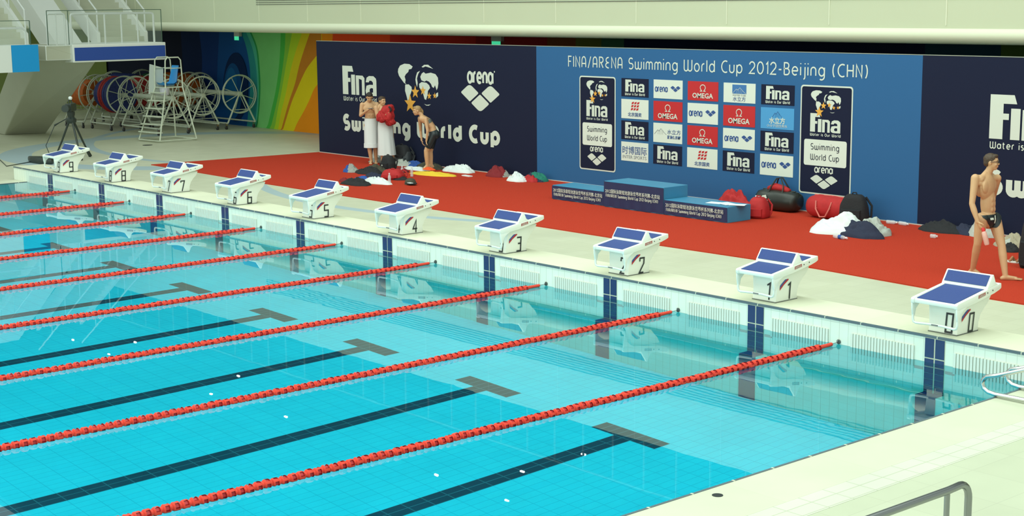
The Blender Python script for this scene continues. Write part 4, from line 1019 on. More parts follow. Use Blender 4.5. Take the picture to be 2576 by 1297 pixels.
b = MB(); b.use(CAMB).lathe([(.06, 0), (.075, .06), (.07, .18), (.095, .26), (.095, .28)], T0+d*.2+V((0, 0, 1.33)), d, 14); child(b, 'lens', t, smooth=True)
b = MB(); b.use(CAMB).tube([T0-d*.1+V((0, 0, 1.42)), T0-d*.1+V((0, 0, 1.52)), T0+d*.14+V((0, 0, 1.52)), T0+d*.14+V((0, 0, 1.43))], .014, 6)
child(b, 'carry_handle', t, smooth=True)
b = MB(); b.use(mat('white_lamp_glass', (.8, .85, .85), .3)).lathe([(.03, 0), (.05, .03), (.05, .07), (.02, .09)], T0-d*.02+V((0, 0, 1.52)), n=12); child(b, 'tally_lamp', t, smooth=True)
b = MB(); b.use(CAMB).tube([T0+V((0, 0, 1.1)), T0-s_*.35-d*.1+V((0, 0, .93)), T0-s_*.48-d*.12+V((0, 0, .86))], [.014, .014, .026], 8); child(b, 'pan_handle', t, smooth=True)
q0 = onz(105, 408, 0); q1 = onz(0, 403, 0)
b = MB(); b.use(CAMB)
b.tube([T0-s_*.48-d*.12+V((0, 0, .86)), T0-s_*.7+V((0, 0, .35)), V((q0.x+.2, q0.y+.2, .02)), V((q0.x-.4, q0.y+.1, .012)), V((-27.3, 1.0, .012)), V((q1.x, q1.y, .012)), V((q1.x-4, q1.y+.9, .012))], .011, 6)
tag(b.build('camera_cable', smooth=True, loc=q0), 'long thin black cable running over the deck to the video camera', 'cable')

# ------------------------------------------------------------------ soft things: cloth heaps, bags, bottles
def heap(px, py, w, d, hh, m, label, name='clothes_pile', cat='clothing', group=None, seed=0, rot=0.0, lumps=3, z=None, depth=1.0, m2=None):
    """crumpled cloth: a domed sheet with folds, resting on the carpet"""
    p = onz(px, py, 0); cx_, cy_ = p.x, min(p.y, WY-.05-d*.62); z0 = cz if z is None else z
    n = 26; rnd = random.Random(seed); L = [(rnd.uniform(-.5, .5), rnd.uniform(-.4, .4), rnd.uniform(.25, .5), rnd.uniform(.6, 1)) for _ in range(lumps)]
    vs = []; fs = []; so = V((seed*3.1, seed*1.7, 0))
    for i in range(n+1):
        r = i/n
        for j in range(36):
            a = 2*PI*j/36; q = V((math.cos(a)*r, math.sin(a)*r, 0))
            e = 1+.22*noise.noise(V((math.cos(a)*1.3, math.sin(a)*1.3, 0))+so)+.10*noise.noise(V((math.cos(a)*4, math.sin(a)*4, 1))+so)
            x, y = q.x*e, q.y*e
            env = max(0, 1-r**2.6)**.7
            lump = max([l[3]*math.exp(-((x-l[0])**2+(y-l[1])**2)/(2*l[2]**2)) for l in L]+[.25])
            nz = V((x*2.6+.6*y, y*2.6, 0))+so
            n_a = noise.noise(nz)*3.2; n_b = noise.noise(nz*2.1+V((5, 2, 1)))*3.2; fold = math.exp(-n_a*n_a); fold2 = math.exp(-n_b*n_b)
            kf = min(1, .22/hh); zz = hh*env*(lump*(1-.42*kf)+kf*(.30*fold+.16*fold2))+.010*(r < .99)
            X, Y = x*w/2, y*d/2; c, s = math.cos(rot), math.sin(rot)
            vs.append((cx_+X*c-Y*s, cy_+X*s+Y*c, z0+max(zz, 0)+.002))
    for i in range(n):
        for j in range(36): fs.append((i*36+j, (i+1)*36+j, (i+1)*36+(j+1) % 36, i*36+(j+1) % 36))
    b = MB(); b.use(m); b.add(vs, fs); vs2 = [(v[0], v[1], z0+.001) for v in vs[-36:]]
    o_ = len(b.v); b.add(list(vs[-36:])+vs2, [(j, (j+1) % 36, 36+(j+1) % 36, 36+j) for j in range(36)]+[tuple(range(71, 35, -1))])
    if m2:
        b.use(m2); k2 = b.mats.index(m2)
        for fi, f in enumerate(b.f[:n*36]):
            c_ = b.v[f[0]]
            if noise.noise(V((c_.x*1.5, c_.y*1.5, 7))+so) > .08: b.m[fi] = k2
    ob = b.build(name, smooth='all', loc=(cx_, cy_, z0)); return tag(ob, label, cat, group)
CG = 'clothes and gear strewn on the red carpet'
def col(name, rgb, **k): return mat(name, rgb, .85, bump=.5, nscale=30, **k)
C_BLUE = col('royal_blue_cloth', (.02, .08, .33)); C_GREY = col('grey_cloth', (.30, .31, .28)); C_OLIVE = col('olive_cloth', (.06, .055, .035))
C_BLACK = col('black_cloth', (.012, .012, .015)); C_YEL = col('yellow_cloth', (.78, .52, .03)); C_OR = col('orange_cloth', (.80, .09, .015)); C_TEAL = col('teal_cloth', (.01, .17, .12))
C_NAVY = col('navy_cloth', (.014, .02, .05)); C_DRED = col('dark_red_cloth', (.20, .01, .015)); C_LG = col('light_grey_cloth', (.42, .44, .40)); C_BEIGE = col('beige_cloth', (.36, .31, .22))
heap(884, 434, .42, .34, .20, C_BLUE, 'crumpled blue and grey swim cloth at the left end of the clothes pile', group=CG, seed=1, m2=C_GREY)
heap(928, 437, .80, .55, .18, C_BLACK, 'black jacket lying crumpled beside the olive one', group=CG, seed=2)
heap(948, 434, .62, .50, .20, C_OLIVE, 'olive grey jacket lying between the black jacket and red backpack', group=CG, seed=3)
heap(943, 446, .55, .35, .10, C_NAVY, 'dark navy garment lying flat before the olive jacket', group=CG, seed=4)
heap(912, 452, .45, .22, .07, C_BLUE, 'thin strip of blue cloth behind the black garment', group=CG, seed=5)
heap(898, 466, .85, .45, .16, C_BLACK, 'black garment lying just behind starting block 5', group=CG, seed=6)
heap(868, 458, .30, .22, .10, C_DRED, 'small dark red and black bundle beside the black garment', group=CG, seed=7, m2=C_BLACK)
heap(950, 462, .92, .42, .15, TOWEL, 'crumpled white towel at the front of the clothes pile', 'towel', 'towel', 'white towels on the carpet', seed=8)
heap(1002, 453, .55, .32, .12, C_BLACK, 'small black pouch lying between red backpack and dark cap', group=CG, seed=9)
heap(1088, 441, 1.35, .50, .075, C_YEL, 'flat bright yellow garment under the bending swimmer', group=CG, seed=10, lumps=4, rot=.15)
heap(1079, 434, .40, .20, .06, C_OR, 'small orange cloth under the feet of the bending swimmer', group=CG, seed=11, z=cz+.05)
heap(1047, 428, .90, .36, .07, TOWEL, 'flat white towel between the men and the bending swimmer', 'towel', 'towel', 'white towels on the carpet', seed=12)
heap(1045, 419, .75, .40, .13, C_NAVY, 'dark blue garment in front of the black bag by the wall', group=CG, seed=13, m2=C_BLUE)
heap(1016, 417, .75, .40, .16, C_LG, 'light grey sweater dropped behind the black backpack', group=CG, seed=14)
heap(948, 409, .42, .36, .16, C_GREY, 'grey trousers on the floor behind the man with the phone', group=CG, seed=15)
heap(1010, 434, .45, .30, .14, C_DRED, 'dark red and black shoes bundle beside the black backpack', group=CG, seed=16, m2=C_BLACK)
heap(1118, 421, .95, .5, .16, C_BLACK, 'black clothes along the foot of the navy wall', group=CG, seed=17, m2=C_OLIVE)
heap(1142, 432, .75, .42, .15, TOWEL, 'white towel heap by the navy wall, the left of two', 'towel', 'towel', 'white towels on the carpet', seed=18)
heap(1184, 431, .95, .45, .20, TOWEL, 'white towel heap by the navy wall, the right of two', 'towel', 'towel', 'white towels on the carpet', seed=19)
heap(1297, 440, .66, .45, .25, C_DRED, 'dark red bag with grey lining by the edge of the navy wall', 'sports_bag', 'bag', CG, seed=20, m2=C_GREY)
heap(1301, 457, .58, .36, .22, TOWEL, 'rolled white towel in front of the dark red bag', 'towel', 'towel', 'white towels on the carpet', seed=21)
heap(1336, 458, .50, .30, .17, REDFAB, 'small red garment beside the rolled white towel', group=CG, seed=22)
heap(1362, 455, .70, .40, .24, C_NAVY, 'navy and teal garments by the left edge of the blue wall', group=CG, seed=23, m2=C_TEAL)
heap(1850, 522, .95, .34, .36, REDFAB, 'red clothes bunched up behind the right podium block', group=CG, seed=24)
heap(2115, 588, 1.15, .60, .36, TOWEL, 'white towel heap before the black backpack near the blue wall', 'towel', 'towel', 'white towels on the carpet', seed=26, rot=.5)
heap(2163, 596, .98, .45, .32, C_NAVY, 'navy jacket lying between white towel and grey sack', group=CG, seed=27)
heap(2197, 592, .60, .70, .38, C_LG, 'light grey sack slumped at the right of the navy jacket', 'sack', 'bag', CG, seed=28)
heap(2378, 583, .95, .45, .20, C_BLACK, 'black clothes lying by the foot of the right navy wall', group=CG, seed=29)
heap(2436, 591, .60, .35, .19, C_NAVY, 'navy garment on the floor behind the walking swimmer', group=CG, seed=31)
heap(2535, 585, .55, .40, .32, C_LG, 'white and grey plastic bag behind the walking swimmer', 'plastic_bag', 'bag', CG, seed=32)
heap(2545, 622, .60, .40, .22, C_BEIGE, 'brown and clear crumpled bag right of the walking swimmer', 'plastic_bag', 'bag', CG, seed=33, m2=C_LG)
heap(2540, 634, .34, .26, .13, C_BLACK, 'small black pouch right of the knee of the walking swimmer', 'pouch', 'bag', CG, seed=34)
t = thing('sandals', 'tan sandal with white sole lying before the tall black bag', 'sandal', onz(2548, 660, cz))
p = onz(2548, 660, cz)
b = MB(); b.use(mat('white_sole', (.7, .7, .65), .6)).lathe([(.05, 0), (.055, .01), (.05, .025)], (p.x, p.y, cz), n=16)
for i, v in enumerate(b.v): b.v[i] = V((p.x+(v.x-p.x)*2.6, p.y+(v.y-p.y)*1.0, v.z))
child(b, 'sole', t, smooth=True)
b = MB(); b.use(mat('tan_leather', (.36, .17, .07), .6)).tube([(p.x-.03, p.y-.045, cz+.02), (p.x-.01, p.y, cz+.08), (p.x+.0, p.y+.045, cz+.02)], .022, 8); b.tube([(p.x+.08, p.y-.04, cz+.02), (p.x+.1, p.y, cz+.065), (p.x+.08, p.y+.04, cz+.02)], .016, 8); child(b, 'straps', t, smooth=True)
t.name = 'sandal'
def duffel(px, py, L, R, m, label, rot=0.0, straps=None, hang=False, top=None, sag=.92):
    p = onz(px, py, cz); p.y = min(p.y, WY-.05-R); t = thing('duffel_bag', label, 'bag', (p.x, p.y, cz), CG)
    c, s = math.cos(rot), math.sin(rot)
    def Q(a, e, z): return V((p.x+c*a-s*e, p.y+s*a+c*e, cz+z))
    n = 14; k = 20; vs = []
    for i in range(n+1):
        u = -1+2*i/n; sc_ = (1-abs(u)**6*.25)
        for j in range(k):
            a = 2*PI*j/k; cc, ss = math.cos(a), math.sin(a)
            yy = R*sc_*math.copysign(abs(cc)**.75, cc); zz = R*sag*(1+math.copysign(abs(ss)**.75, ss)*sc_)
            w = 1+.05*noise.noise(V((u*3, cc*2, ss*2+px)))
            vs.append(Q(u*L/2*(1+.03*ss), yy*w*(1-.18*max(ss, 0)), zz*w*(1+.0) if zz > .02 else .004))
    b = MB(); b.use(m); b.add(vs, [(i*k+j, i*k+(j+1) % k, (i+1)*k+(j+1) % k, (i+1)*k+j) for i in range(n) for j in range(k)]+[list(range(k))[::-1], [n*k+j for j in range(k)]])
    body = child(b, 'body', t, smooth='all')
    st = straps or m
    H = 2*R*sag
    for sd in (-1, 1):
        b = MB(); b.use(st)
        if hang: pts = [Q(-L*.20, sd*-R*.95, H*.8), Q(-L*.17, -R*1.12, H*.45), Q(-L*.05, -R*1.2, H*.12), Q(L*.08, -R*1.18, H*.15), Q(L*.16, -R*1.1, H*.5), Q(L*.18, sd*-R*.9, H*.8)]
        else: pts = [Q(-L*.18, sd*R*.7, H*.8), Q(-L*.15, sd*R*.35, H*1.15), Q(-L*.05, sd*R*.12, H*1.55), Q(L*.06, sd*R*.12, H*1.6), Q(L*.16, sd*R*.3, H*1.2), Q(L*.2, sd*R*.7, H*.8)]
        b.tube(pts, .014, 6); child(b, 'handle', t, smooth=True)
    b = MB(); b.use(st).tube([Q(-L*.42, 0, H*.985), Q(0, 0, H*1.01), Q(L*.42, 0, H*.985)], .012, 6); child(b, 'zip', t)
    return t, Q, H
t, Q, H = duffel(1966, 528, .90, .21, mat('black_leather', (.018, .022, .018), .35), 'black duffel bag with white emblem and red cloth, standing at the blue wall', .0)
b = MB(); b.use(LOGOW).poly([Q(-.28, -.215, .17), Q(-.20, -.22, .155), Q(-.03, -.215, .22), Q(-.20, -.215, .20)]); b.poly([Q(-.26, -.212, .21), Q(-.12, -.212, .24), Q(-.15, -.205, .30), Q(-.24, -.205, .28)]); child(b, 'white_emblem', t)
b = MB(); b.use(PAPER).box(Q(-.38, -.23, .02).x, Q(-.27, -.23, .02).x, Q(0, -.235, 0).y, Q(0, -.23, 0).y, cz+.03, cz+.27); child(b, 'luggage_tag', t)
b = MB(); b.use(REDFAB).tube([Q(-.25, 0, H*1.0), Q(-.1, 0, H*1.12), Q(.1, 0, H*1.08), Q(.25, -.02, H*.98)], [.05, .075, .06, .05], 10); child(b, 'red_cloth', t, smooth='all')
duffel(2091, 549, .92, .22, REDFAB, 'bright red duffel bag with pink straps, lying at the blue wall', -.05, mat('pink_strap', (.62, .16, .13), .6), True)
def backpack(px, py, w, d, hh, m, label, rot=0, m2=None, lean=0.0):
    p = onz(px, py, cz); p.y = min(p.y, WY-.06-d*.65-max(0, lean*hh)); t = thing('backpack', label, 'backpack', (p.x, p.y, cz), CG); c, s = math.cos(rot), math.sin(rot)
    def Q(a, e, z): return V((p.x+c*a-s*e, p.y+s*a+c*e+lean*z, cz+z))
    n = 12; k = 20; vs = []
    for i in range(n+1):
        f = i/n; z = hh*f; sc_ = (1-.35*f**4)*(1 if f > .04 else .93)*(1+.05*math.sin(f*5)); sc_ *= (1 if f < .97 else .82)
        for j in range(k):
            a = 2*PI*j/k; cc, ss = math.cos(a), math.sin(a)
            q = 1+.05*noise.noise(V((cc*2, ss*2, f*4+px)))
            vs.append(Q(w/2*sc_*q*math.copysign(abs(cc)**.6, cc), d/2*sc_*q*math.copysign(abs(ss)**.6, ss), z))
    b = MB(); b.use(m); b.add(vs, [(i*k+j, i*k+(j+1) % k, (i+1)*k+(j+1) % k, (i+1)*k+j) for i in range(n) for j in range(k)]+[list(range(k))[::-1], [n*k+j for j in range(k)]]); child(b, 'body', t, smooth='all')
    b = MB(); b.use(m2 or m); pk = [Q(a*w*.36, -d/2-.03-.02*(1-abs(a)), z) for z in (.05, hh*.48) for a in (-1, -.5, 0, .5, 1)]; bk = [Q(a*w*.38, -d/2+.03, z) for z in (.04, hh*.5) for a in (-1, -.5, 0, .5, 1)]
    b.add(pk+bk, [(i, i+1, i+6, i+5) for i in range(4)]+[(10+i, 15+i, 16+i, 11+i) for i in range(4)]+[(5+i, 6+i, 16+i, 15+i) for i in range(4)]+[(0, 5, 15, 10), (4, 14, 19, 9)]); child(b, 'pocket', t, smooth=True)
    b = MB(); b.use(m).tube([Q(-.05, 0, hh*.97), Q(-.03, 0, hh*1.07), Q(.03, 0, hh*1.07), Q(.05, 0, hh*.97)], .012, 6); child(b, 'top_loop', t, smooth=True)
    for sd in (-1, 1):
        b = MB(); b.use(m).tube([Q(sd*w*.3, d*.45, hh*.9), Q(sd*w*.52, d*.5, hh*.6), Q(sd*w*.56, d*.3, hh*.25), Q(sd*w*.45, d*.3, hh*.05)], .02, 6); child(b, 'strap', t, smooth=True)
    return t, Q
tb1, Q1 = backpack(977, 426, .38, .25, .33, BLKFAB, 'black backpack standing in front of the man holding the red jacket')
b = MB(); b.use(LOGOW).poly([Q1(-.03, -.185, .10), Q1(.03, -.185, .10), Q1(.0, -.183, .14)]); child(b, 'white_emblem', tb1)
backpack(1908, 547, .36, .34, .37, REDFAB, 'slumped red bag standing against the right podium block', .3, REDFAB)
backpack(2604, 672, .42, .40, .80, C_BLACK, 'tall black bag at the right edge of the photo', .2)
backpack(989, 450, .50, .36, .22, REDFAB, 'red backpack lying beside the olive jacket', .5, REDFAB)
backpack(1034, 411, .46, .28, .34, mat('dark_grey_fabric', (.03, .035, .04), .7), 'dark grey backpack leaning by the navy wall', .3, lean=.2)
backpack(1056, 408, .50, .30, .46, BLKFAB, 'black bag by the navy wall, left of the bending swimmer', .1)
backpack(1020, 404, .36, .20, .40, C_BLUE, 'blue and white bag leaning behind the men', -.2, TOWEL)
backpack(2148, 560, .50, .30, .50, C_BLACK, 'black backpack behind the white towel, next to the red duffel', .2)
heap(1002, 401, .42, .30, .55, C_LG, 'light grey hooded top heaped up behind the man with the jacket', group=CG, seed=41, lumps=1)
PETM = bpy.data.materials.new('clear_bottle_plastic'); PETM.use_nodes = True; _b = PETM.node_tree.nodes['Principled BSDF']
_b.inputs['Base Color'].default_value = (.75, .82, .85, 1); _b.inputs['Roughness'].default_value = .15; _b.inputs['Alpha'].default_value = .45
def bottle(px, py, label, hh=.22, lying=None, capm=None, lbl=None):
    p = onz(px, py, cz); ax = (0, 0, 1); bp_ = V((p.x, p.y, cz))
    if lying is not None: ax = (math.cos(lying), math.sin(lying), 0); bp_ = V((p.x, p.y, cz+.034))
    t = thing('water_bottle', label, 'bottle', bp_, 'plastic water bottles on the carpet')
    b = MB(); b.use(PETM).lathe([(.024, 0), (.033, .006), (.033, hh*.30), (.030, hh*.34), (.033, hh*.38), (.033, hh*.68), (.026, hh*.78), (.014, hh*.88), (.014, hh*.92)], bp_, ax, 14); child(b, 'bottle_body', t, smooth=True)
    b = MB(); b.use(capm or PAPER).lathe([(.016, hh*.92), (.016, hh)], bp_, ax, 12); child(b, 'cap', t)
    if lbl: b = MB(); b.use(lbl).lathe([(.0345, hh*.38), (.0345, hh*.60)], bp_, ax, 14); child(b, 'bottle_label', t, smooth=True)
bottle(1012, 441, 'clear water bottle standing by the red and black shoes'); bottle(1036, 444, 'clear water bottle standing at the left end of the yellow garment')
bottle(980, 464, 'clear water bottle standing between white towel and red backpack', .25)
bottle(2230, 562, 'clear bottle lying at the blue wall, the left one', .2, .2); bottle(2262, 565, 'clear bottle lying at the blue wall, the right one', .2, -.1)
bottle(2340, 598, 'small clear bottle lying alone in front of the right navy wall', .12, .3)
bottle(2098, 598, 'clear bottle with blue label lying in front of the white towel heap', .3, -.15, lbl=C_BLUE)
bottle(2412, 580, 'white and blue bottle with yellow cap lying on the black clothes', .28, .1, mat('yellow_cap', (.6, .5, .05), .5), C_BLUE)
p = onz(1034, 464, cz); t = thing('cap', 'dark peaked cap with a white label lying at the front of the pile', 'cap', p)
b = MB(); b.use(C_OLIVE); b.lathe([(.13, 0), (.125, .05), (.10, .10), (.05, .13), (.0, .135)], p+V((-.06, .03, 0)), n=18); child(b, 'crown', t, smooth=True)
b = MB(); b.use(BLKFAB).prism([(p.x-.02, p.y-.14), (p.x+.16, p.y-.16), (p.x+.24, p.y-.04), (p.x+.14, p.y+.06), (p.x+.0, p.y+.02)], 'z', cz+.03, cz+.045); child(b, 'peak', t)
b = MB(); b.use(PAPER).prism([(p.x+.02, p.y-.12), (p.x+.14, p.y-.13), (p.x+.16, p.y-.06), (p.x+.04, p.y-.05)], 'z', cz+.046, cz+.055); child(b, 'white_label', t)
q = onz(80+25, 409, 0)
b = MB(); b.use(CAMB); L = .75
pts = [(q.x-.62, q.y-.1), (q.x-.2, q.y-.22), (q.x+.35, q.y-.2), (q.x+.62, q.y), (q.x+.35, q.y+.18), (q.x-.3, q.y+.14)]
b.prism(pts, 'z', 0.0, .14); o = b.build('equipment_case', loc=(q.x, q.y, 0), bevel=.04, smooth=True); tag(o, 'long low black equipment case on the deck left of starting block 9', 'case')
# ------------------------------------------------------------------ people
FH = V((fwd.x, fwd.y, 0)).normalized(); RH = V((FH.y, -FH.x, 0))   # towards the scene / to the right
def vox_body(name, caps, ells, m, parent, vox=.008, smooth_it=4, z_min=None):
    """one continuous skin grown from tapered limbs and rounded masses"""
    bm = bmesh.new()
    def cap(p0, p1, r0, r1):
        p0, p1 = V(p0), V(p1); d = p1-p0; L = d.length
        if L < 1e-5: return
        ax = d/L; a = V((0, 0, 1)) if abs(ax.z) < .9 else V((1, 0, 0)); u = ax.cross(a).normalized(); w2 = ax.cross(u); n = 14
        prof = []
        for k in range(6): t = -PI/2+PI/2*k/5; prof.append((r0*math.cos(t), r0*math.sin(t)))
        for k in range(6): t = PI/2*k/5; prof.append((r1*math.cos(t), L+r1*math.sin(t)))
        rows = []
        for r, h_ in prof:
            rows.append([bm.verts.new(p0+ax*h_+(u*math.cos(2*PI*j/n)+w2*math.sin(2*PI*j/n))*max(r, 1e-4)) for j in range(n)])
        for i in range(len(rows)-1):
            for j in range(n): bm.faces.new((rows[i][j], rows[i][(j+1) % n], rows[i+1][(j+1) % n], rows[i+1][j]))
        bm.faces.new(rows[0][::-1]); bm.faces.new(rows[-1])
    for c in caps: cap(*c)
    for e in ells:
        c, r = V(e[0]), e[1]; M = e[2] if len(e) > 2 else Matrix.Identity(3)
        mt = Matrix.Translation(c) @ M.to_4x4() @ Matrix.Diagonal((r[0], r[1], r[2], 1))
        bmesh.ops.create_icosphere(bm, subdivisions=3, radius=1, matrix=mt)
    me = bpy.data.meshes.new(name); bm.to_mesh(me); bm.free()
    ob = bpy.data.objects.new(name, me); COL.objects.link(ob)
    md = ob.modifiers.new('r', 'REMESH'); md.mode = 'VOXEL'; md.voxel_size = vox; md.use_smooth_shade = True
    ms = ob.modifiers.new('s', 'SMOOTH'); ms.factor = .5; ms.iterations = smooth_it
    dg = bpy.context.evaluated_depsgraph_get(); dg.update()
    me2 = bpy.data.meshes.new_from_object(ob.evaluated_get(dg)); bpy.data.objects.remove(ob)
    org = abs_loc(parent)
    for v in me2.vertices: v.co -= org
    me2.materials.clear(); me2.materials.append(m); me2.polygons.foreach_set('use_smooth', [True]*len(me2.polygons))
    o = bpy.data.objects.new(name, me2); COL.objects.link(o); o.parent = parent; o.location = (0, 0, 0); return o
def basis(f, up=V((0, 0, 1))):
    f = V(f).normalized(); l = up.cross(f).normalized(); u = f.cross(l); return f, l, u
def head(caps, ells, c, f, up, s=1.0):
    """face looks along f; returns frame"""
    f, l, u = basis(f, V(up)); M = Matrix((f, l, u)).transposed()
    Q = lambda a, b_, c_: c+(f*a+l*b_+u*c_)*s
    ells += [(Q(-.012, 0, .022), (.096*s, .077*s, .088*s), M), (Q(.018, 0, -.030), (.070*s, .060*s, .080*s), M), (Q(.042, 0, -.085), (.036*s, .036*s, .026*s), M),
             (Q(.072, 0, .020), (.016*s, .052*s, .012*s), M), (Q(.082, 0, -.062), (.011*s, .024*s, .008*s), M),
             (Q(.062, .036, -.030), (.022*s, .020*s, .022*s), M), (Q(.062, -.036, -.030), (.022*s, .020*s, .022*s), M)]
    caps += [(Q(.080, 0, .010), Q(.096, 0, -.026), .009*s, .012*s)]
    for sd in (-1, 1): ells += [(Q(-.006, sd*.080, -.012), (.017*s, .009*s, .030*s), M)]
    return Q, (f, l, u), M
def hair(parent, Q, M, s, m, style='short'):
    ells = [(Q(-.020, 0, .036), (.095*s, .082*s, .084*s), M), (Q(-.058, 0, -.005), (.052*s, .072*s, .065*s), M), (Q(.040, 0, .082), (.042*s, .056*s, .026*s), M)]
    caps = []
    if style == 'tied':
        caps += [(Q(-.09, 0, .03), Q(-.13, 0, -.03), .035*s, .030*s), (Q(-.13, 0, -.03), Q(-.13, 0, -.12), .030*s, .014*s)]
    h_ = vox_body('hair', caps, ells, m, parent, .007, 2)
    for v in h_.data.vertices: v.co += v.normal*(noise.noise(v.co*45)*.004+noise.noise(v.co*110)*.0025)
    return h_
EYE = mat('eye_dark', (.02, .015, .012), .3); LIP = mat('lip', (.38, .13, .09), .5)
def face(parent, Q, M, s):
    for sd in (-1, 1):
        b = MB(); b.use(HAIRD); 
        b.tube([Q(.082, sd*.014, .024), Q(.084, sd*.032, .028), Q(.074, sd*.050, .022)], .0028*s, 5)
        b.use(EYE).lathe([(.0065*s, 0), (.004*s, .004*s)], Q(.079, sd*.030, .004), M @ V((1, 0, 0)), 8); child(b, 'eye', parent, smooth='all')
    b = MB(); b.use(LIP).tube([Q(.075, .022, -.060), Q(.086, 0, -.059), Q(.075, -.022, -.060)], [.003*s, .006*s, .003*s], 6); child(b, 'mouth', parent, smooth='all')
def hand(caps, ells, wr, d, n, th, s=1.0, curl=.5):
    """wr wrist, d finger direction, n palm normal, th thumb side direction"""
    d, n = V(d).normalized(), V(n).normalized(); t_ = V(th); t_ = (t_-d*t_.dot(d)).normalized(); n = d.cross(t_) if d.cross(t_).dot(n) > 0 else -d.cross(t_)
    M = Matrix((d, t_, n)).transposed()
    ells.append((wr+d*.055*s, (.052*s, .038*s, .015*s), M))
    for k, L in enumerate((.070, .080, .074, .058)):
        base_ = wr+d*.090*s+t_*(.030-.020*k)*s; a = base_; dd = d.copy()
        for seg in range(3):
            ang = curl*(.5+.5*seg); dd = (dd*math.cos(ang)+n*math.sin(ang)).normalized() if seg else (d*math.cos(curl*.5)+n*math.sin(curl*.5)).normalized()
            e = a+dd*L*(.45, .32, .25)[seg]*s; caps.append((a, e, (.0095, .0088, .0080)[seg]*s, (.0088, .0080, .0072)[seg]*s)); a = e
    a = wr+d*.025*s+t_*.030*s; m1 = a+(d*.6+t_*.7+n*.2).normalized()*.040*s; m2 = m1+(d*.9+t_*.1+n*.5).normalized()*.030*s
    caps += [(a, m1, .014*s, .011*s), (m1, m2, .011*s, .009*s)]
def foot(caps, ells, ank, toe, fl):
    """ankle point, toe direction point, floor z"""
    d = V((toe[0]-ank[0], toe[1]-ank[1], 0)); L = d.length; d.normalize(); l = V((0, 0, 1)).cross(d)
    heel = V((ank[0], ank[1], 0))-d*.045; heel.z = fl[0]+.026; ball = V((ank[0], ank[1], 0))+d*(L*.62); ball.z = fl[1]+.020
    caps += [(ank, heel, .036, .030), (ank, ball+V((0, 0, .008)), .036, .024), (heel, ball, .029, .024), (ball-l*.024, ball+l*.024, .019, .019)]
    for k in range(5):
        e = ball+l*(.032-.016*k); tip = e+d*(L*.38-.006*abs(k-1)); tip.z = fl[1]+.012; caps.append((e, tip, .013 if k else .016, .009 if k else .013))
def garment(name, body, pred, m, parent, off=.006):
    """close-fitting cloth: the chosen part of the skin, lifted off it"""
    bm = bmesh.new(); bm.from_mesh(body.data); org = abs_loc(parent)
    bmesh.ops.delete(bm, geom=[f for f in bm.faces if not pred(f.calc_center_median()+org)], context='FACES')
    for v in bm.verts: v.co += v.normal*off
    for _ in range(12):
        bv = [v for v in bm.verts if v.is_boundary]; bmesh.ops.smooth_vert(bm, verts=bv, factor=.5, use_axis_x=True, use_axis_y=True, use_axis_z=True)
    me = bpy.data.meshes.new(name); bm.to_mesh(me); bm.free(); me.materials.clear(); me.materials.append(m)
    me.polygons.foreach_set('use_smooth', [True]*len(me.polygons))
    o = bpy.data.objects.new(name, me); COL.objects.link(o); o.parent = parent; o.location = (0, 0, 0); return o
class Fig:
    def __init__(s, fx, fy, zoom, floor=None):
        s.z = zoom; px, py = zoom(fx, fy); s.o = onz(px, py, cz if floor is None else floor); s.D = (s.o-CAM).dot(FH)
    def __call__(s, x, y, v=0.0):
        r = ray(*s.z(x, y)); return CAM+r*((s.D-v)/r.dot(FH))
def limb(caps, pts, rs):
    for i in range(len(pts)-1): caps.append((pts[i], pts[i+1], rs[i], rs[i+1]))
def loft(name, rings, m, parent, fold=.0, k=40, seed=0, smooth='all', thick=True):
    """cloth around the body: rings = (centre, u axis half width, v axis half width)"""
    vs = []
    n = len(rings)
    for i, (c, ru, rv) in enumerate(rings):
        for j in range(k):
            a = 2*PI*j/k; f = 1+fold*(i/(n-1))*(math.sin(a*9+seed)*.6+math.sin(a*5+seed*2+i*.3)*.5)
            vs.append(V(c)+RH*ru*math.cos(a)*f-FH*rv*math.sin(a)*f)
    b = MB(); b.use(m); b.add(vs, [(i*k+j, i*k+(j+1) % k, (i+1)*k+(j+1) % k, (i+1)*k+j) for i in range(n-1) for j in range(k)])
    inn = [V(v)+(V(rings[i//k][0])-V(v)).normalized()*.008 for i, v in enumerate(vs)]
    b.add(inn, [(i*k+j, (i+1)*k+j, (i+1)*k+(j+1) % k, i*k+(j+1) % k) for i in range(n-1) for j in range(k)])
    o_ = 0; N = n*k
    b.add(vs[:k]+inn[:k], [(j, (j+1) % k, k+(j+1) % k, k+j) for j in range(k)]); b.add(vs[-k:]+inn[-k:], [(j, (j+1) % k, k+(j+1) % k, k+j) for j in range(k)])
    return child(b, name, parent, smooth=smooth)
Zb = lambda x, y: (850+x/4.99, 220+y/4.99)
Zw = lambda x, y: (2380+x/3.413, 360+y/3.413)
